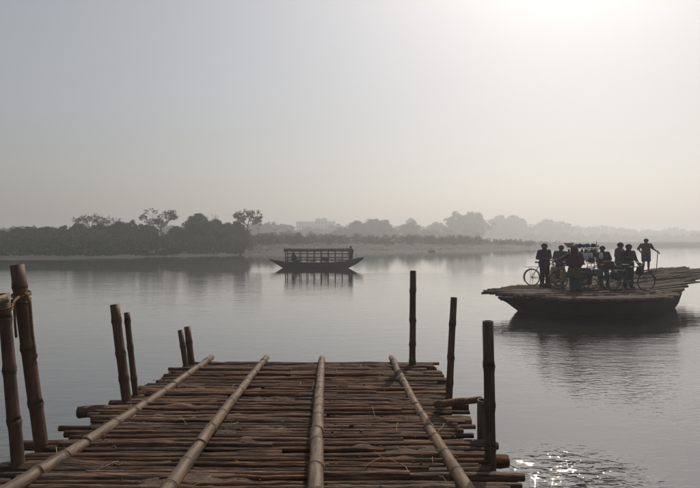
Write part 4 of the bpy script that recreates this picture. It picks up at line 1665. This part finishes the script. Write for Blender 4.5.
# ---- goods hung over the loaded bicycle
gl = thing('goods_rack', 'bamboo rack hung with colourful packets above the loaded bicycle', 'goods', (8.68, 19.35, DZ + 0.7))
mb = MB()
for (a, b) in (((-0.42, 0, 0.0), (-0.46, 0, 0.88)), ((0.40, 0, 0.0), (0.48, 0, 0.90)), ((-0.62, -0.02, 0.80), (0.62, 0.02, 0.74)), ((-0.5, 0.12, 0.45), (0.55, 0.12, 0.48)), ((-0.5, -0.12, 0.66), (0.58, -0.12, 0.60)), ((-0.45, 0, 0.02), (0.45, 0, 0.02)), ((0.42, -0.16, 0.62), (0.42, 0.16, 0.62)), ((-0.42, -0.16, 0.62), (-0.42, 0.16, 0.62)), ((0.30, 0, 0.1), (0.32, 0, 0.93))):
    mb.tube([a, b], 0.014, 6)
mb.build('rack_frame', M['bamboo_old'], gl)
cols = ['yellow_plastic', 'blue_plastic', 'white_cloth', 'grey_cloth', 'white_cloth', 'pale_blue_cloth', 'grey_cloth', 'brown_cloth', 'white_cloth', 'brown_cloth']
g = random.Random(5)
for i in range(30):
    x = lerp(-0.55, 0.56, (i % 10) / 9) + g.uniform(-0.04, 0.04)
    yy = (-0.15, 0.0, 0.14)[i // 10] + g.uniform(-0.02, 0.02)
    zt = (0.62, 0.76, 0.50)[i // 10]
    w, h, dp = g.uniform(0.05, 0.09), g.uniform(0.10, 0.20), g.uniform(0.025, 0.05)
    mb = MB()
    rg = []
    for q, k in ((0, 0.15), (0.12, 0.75), (0.45, 1.0), (0.8, 0.95), (1.0, 0.5)):
        rg.append([(x + w * k * math.cos(a) * (1 + 0.15 * g.uniform(-1, 1)), yy + dp * k * math.sin(a), zt - 0.02 - h * 1.6 * q) for a in [2 * math.pi * j / 8 for j in range(8)]])
    mb.loft(rg)
    mb.build('packet', M[cols[g.randrange(len(cols))]], gl)
for i in range(9):
    x = lerp(-0.5, 0.5, i / 8)
    mb = MB()
    s = g.uniform(0.07, 0.11)
    mb.ball((x, g.uniform(-0.06, 0.06), 0.80 + s * 0.6), (s, s * 0.8, s * 0.75), 9, 6)
    mb.build('packet', M[cols[g.randrange(len(cols))]], gl)
for x, h in ((-0.46, 0.10), (0.48, 0.12), (0.32, 0.05)):
    mb = MB()
    mb.tube([(x, 0, 0.86), (x + 0.02, 0, 0.90 + h)], [0.016, 0.012], 6)
    mb.build('rack_tip', M['bamboo_old'], gl)
mb = MB()
prof = [(0.02, 0.0), (0.10, 0.0), (0.15, 0.05), (0.19, 0.11), (0.205, 0.115), (0.18, 0.10), (0.13, 0.03), (0.02, 0.02)]
mb.loft([[(r * math.cos(a), r * math.sin(a), z) for a in [2 * math.pi * j / 18 for j in range(18)]] for r, z in prof])
o = mb.build('white_basin', M['white_cloth'], None, True, (8.13, 19.3, DZ + 0.7 + 0.845))
tag(o, 'white basin balanced on the left end of the goods rack', 'basin')


def sack(name, label, cat, loc, size, m, seed, handle=True):
    g = random.Random(seed)
    mb = MB()
    rg = []
    for q, k in ((0, 0.55), (0.05, 0.85), (0.25, 1.0), (0.55, 0.98), (0.85, 0.85), (0.97, 0.72), (1.0, 0.5)):
        rg.append([(size[0] / 2 * k * math.copysign(abs(math.cos(a)) ** 0.7, math.cos(a)) * (1 + 0.05 * g.uniform(-1, 1)), size[1] / 2 * k * math.copysign(abs(math.sin(a)) ** 0.7, math.sin(a)), size[2] * q) for a in [2 * math.pi * j / 16 for j in range(16)]])
    mb.loft(rg)
    mb.v = [(x + 0.03 * noise.noise(Vector((x * 9, y * 9, z * 9 + seed))), y, z + 0.03 * noise.noise(Vector((x * 8, seed, z * 5)))) for x, y, z in mb.v]
    root = thing(name, label, cat, loc)
    mb.build('bag_body', M[m], root)
    if handle:
        for dy in (-0.04, 0.04):
            mb = MB()
            mb.tube([(-size[0] * 0.25, dy, size[2] * 0.93), (-size[0] * 0.15, dy, size[2] + 0.09), (0, dy * 0.4, size[2] + 0.13), (size[0] * 0.15, dy, size[2] + 0.09), (size[0] * 0.25, dy, size[2] * 0.93)], 0.009, 5)
            mb.build('handle', M[m], root)
    return root


bag = sack('cloth_bag', 'bulging olive cloth bag at the waist of the person in the shawl', 'bag', (at(574, 17.85), 17.84, 1.20), (0.52, 0.22, 0.36), 'olive_cloth', 3, False)
mb = MB()
mb.tube([(-0.2, 0.02, 0.32), (-0.1, 0.06, 0.55), (0.05, 0.12, 0.82), (0.12, 0.22, 0.93)], 0.016, 6)
mb.build('strap', M['olive_cloth'], bag)
sack('cloth_bag', 'tan cloth bag hanging just left of the bulging olive bag', 'bag', (at(564.5, 18.0), 18.1, 1.16), (0.22, 0.2, 0.32), 'tan_sack', 4)
sack('grey_bag', 'grey bag hanging from the handlebar of the bicycle before the reaching person', 'bag', (at(595.5, 17.9), 17.86, 1.28), (0.36, 0.22, 0.26), 'grey_cloth', 5)
sack('dark_bundle', 'dark red bundle on the bicycle rack before the reaching person', 'bundle', (at(609, 18.1), 18.15, DZ + 0.74), (0.42, 0.32, 0.30), 'maroon_cloth', 6, False)
sack('tan_sack', 'low dark sack lying on the deck at the feet of the leftmost person', 'sack', (at(545, 19.5), 19.45, DZ - 0.005), (0.5, 0.3, 0.14), 'brown_cloth', 7, False)
sack('cloth_bag', 'dark bag hanging from the handlebar of the rightmost bicycle', 'bag', (at(637.5, 18.2), 18.05, 1.32), (0.24, 0.2, 0.30), 'black_cloth', 8)

sack('cloth_sack', 'long dark sack hanging at the bicycle between the two leftmost people', 'sack', (at(553.5, 19.6), 19.6, DZ + 0.14), (0.24, 0.2, 0.62), 'tan_sack', 21)
sack('cloth_sack', 'dark sack on the bicycle at the left of the person in the shawl', 'sack', (at(561.5, 19.4), 19.5, DZ + 0.30), (0.40, 0.24, 0.42), 'brown_cloth', 22, False)
sack('dark_bundle', 'dark bundle hung on the bicycle between the reaching person and the striped jacket', 'bundle', (at(617, 18.75), 18.75, DZ + 0.34), (0.42, 0.26, 0.50), 'black_cloth', 23, False)
sack('dark_bundle', 'dark bundle behind the wheel of the bicycle with the goods rack', 'bundle', (at(587, 19.2), 19.3, DZ + 0.10), (0.46, 0.3, 0.62), 'black_cloth', 24, False)

# ---- the canopied boat farther out
FD = 48.0
cb = thing('canopied_boat', 'slim dark wooden boat with a flat canopy on posts, out on the river', 'boat', (at(316, FD), FD, 0))
x0, x1 = at(269.5, FD), at(363.5, FD)
mb, rg2 = hull_mesh((x0, FD + 0.4), (x1, FD - 0.4),
                    [(0, 0.05), (0.06, 0.28), (0.18, 0.70), (0.35, 0.95), (0.6, 0.95), (0.8, 0.72), (0.94, 0.34), (1, 0.12)],
                    [(0, 0.68), (0.06, 0.42), (0.13, 0.04), (0.2, -0.22), (0.5, -0.3), (0.75, -0.25), (0.84, 0.0), (0.93, 0.42), (1, 0.86)],
                    [(0, 0.80), (0.06, 0.70), (0.16, 0.55), (0.4, 0.48), (0.65, 0.50), (0.8, 0.62), (0.92, 0.90), (1, 1.04)], 40, 8, 0.04, 0.08)
autosmooth(child(mb, 'hull', M['far_hull'], cb), 35)
for idx in (-3, 2):
    mb = MB()
    mb.tube([Vector(r[idx]) + Vector((0, 0, -0.02)) for r in rg2], 0.035, 5)
    child(mb, 'gunwale', M['far_hull'], cb)
mb = MB()
mb.loft([[rg2[i][5] + Vector((0, 0, 0.0)), rg2[i][-6] + Vector((0, 0, 0.0)), rg2[i][-6] + Vector((0, 0, -0.05)), rg2[i][5] + Vector((0, 0, -0.05))] for i in range(6, 36)])
child(mb, 'floor_boards', M['far_wood'], cb, False)
xa, xb = at(285.5, FD), at(350.5, FD)
for k in range(10):
    u = k / 9
    x = lerp(xa + 0.08, xb - 0.12, u)
    for q in (-1, 1):
        mb = MB()
        yc = FD + 0.72 * q - 0.05 * (x / 5)
        mb.tube([(x, yc, 0.38), (x, yc, 1.58)], 0.05 if k in (0, 9) else 0.038, 6)
        child(mb, 'post', M['far_wood'], cb)
for q in (-1, 1):
    for z in (0.74, 0.98, 1.34):
        mb = MB()
        mb.tube([(xa + 0.05, FD + 0.755 * q + 0.03, z), (xb - 0.1, FD + 0.755 * q - 0.03, z)], 0.030, 5)
        child(mb, 'rail', M['far_wood'], cb)
mb = MB()
g = random.Random(2)
rgs = []
for i in range(34):
    x = lerp(xa - 0.05, xb + 0.02, i / 33)
    row = []
    for j in range(9):
        v = lerp(-0.95, 0.95, j / 8)
        row.append((x, FD + v, 1.76 + 0.08 * (1 - v * v) + g.uniform(-0.03, 0.06) - 0.03 * math.sin(i / 33 * 3.1)))
    for j in range(8, -1, -1):
        v = lerp(-0.95, 0.95, j / 8)
        row.append((x, FD + v, 1.54 + 0.05 * (1 - v * v) + g.uniform(-0.02, 0.02)))
    rgs.append(row)
mb.loft(rgs)
child(mb, 'canopy_roof', M['thatch'], cb)
for q in (-1, 1):
    mb = MB()
    mb.tube([(xa - 0.1, FD + 0.88 * q, 1.585), (xb + 0.08, FD + 0.88 * q, 1.585)], 0.035, 6)
    child(mb, 'eave_pole', M['far_wood'], cb)
for k, x in enumerate((at(299, FD), at(312, FD), at(326, FD), at(340, FD))):
    mb = MB()
    mb.box((x, FD, 0.62), (0.28, 1.3, 0.05))
    child(mb, 'bench', M['far_wood'], cb, False)
# crew
person('person standing at the stern of the canopied boat with arms at the sides', (at(349.8, FD - 0.1) + 0.1, FD - 0.15, 0.46), R(-40), 1.58, 'navy_cloth', 'black_cloth', rel, voxel=0.02, group='people on the canopied boat')
sit_legs = (((0.11, -0.42, 0.90), (0.11, -0.44, 0.50)), ((-0.11, -0.40, 0.90), (-0.11, -0.46, 0.50)))
person('person sitting under the left end of the canopy on the far boat', (at(293.5, FD), FD + 0.1, 0.645 - 0.78), R(50), 1.60, 'black_cloth', 'navy_cloth',
       (((0.24, -0.05, 1.08), (0.14, -0.32, 0.98)), ((-0.24, -0.05, 1.08), (-0.14, -0.32, 0.98))), legs=sit_legs, voxel=0.02, group='people on the canopied boat', seated=True)
sack('cargo_sack', 'dark sack lying under the canopy of the far boat, right of its middle', 'sack', (at(325, FD), FD - 0.25, 0.655), (0.7, 0.5, 0.32), 'brown_cloth', 12, False)

# small boats drawn up on the far sand, seen as dark specks
for u, d, w, lab in ((429, 127.5, 0.9, 'tiny dark boat drawn up on the sandy shore below the hazy trees'),):
    x = at(u, d)
    yb = shore_y(x) - 0.6
    mb, _ = hull_mesh((x - w, yb), (x + w, yb + 0.2), [(0, 0.05), (0.3, 0.5), (0.7, 0.5), (1, 0.06)], [(0, 0.22), (0.2, -0.1), (0.8, -0.1), (1, 0.24)], [(0, 0.36), (0.5, 0.24), (1, 0.38)], 16, 6, 0.04, 0.1)
    b = thing('moored_boat', lab, 'boat', (x, yb, 0))
    child(mb, 'hull', M['far_hull'], b)
    mb = MB()
    rows = []
    for i in range(9):
        xx = x + lerp(-0.32, 0.25, i / 8) * w
        rows.append([(xx, yb + 0.45 * math.cos(a), 0.22 + 0.30 * math.sin(a)) for a in [math.pi * j / 8 for j in range(9)]])
    mb.loft(rows)
    child(mb, 'hood', M['thatch'], b)

# ------------------------------------------------------------------ haze
m, n, l, p = new_mat('river_haze')
n.remove(p)
pv = n.new('ShaderNodeVolumePrincipled')
pv.inputs['Color'].default_value = (0.92, 0.925, 0.93, 1)
pv.inputs['Density'].default_value = HAZE_DENSITY
pv.inputs['Anisotropy'].default_value = 0.65
l.new(pv.outputs[0], n['Material Output'].inputs['Volume'])
mb = MB()
mb.box((0, 1150, 17.0), (5400, 3100, 38.0))
tag(mb.build('haze', m, None, False), 'thin morning haze lying over the river', kind='stuff')
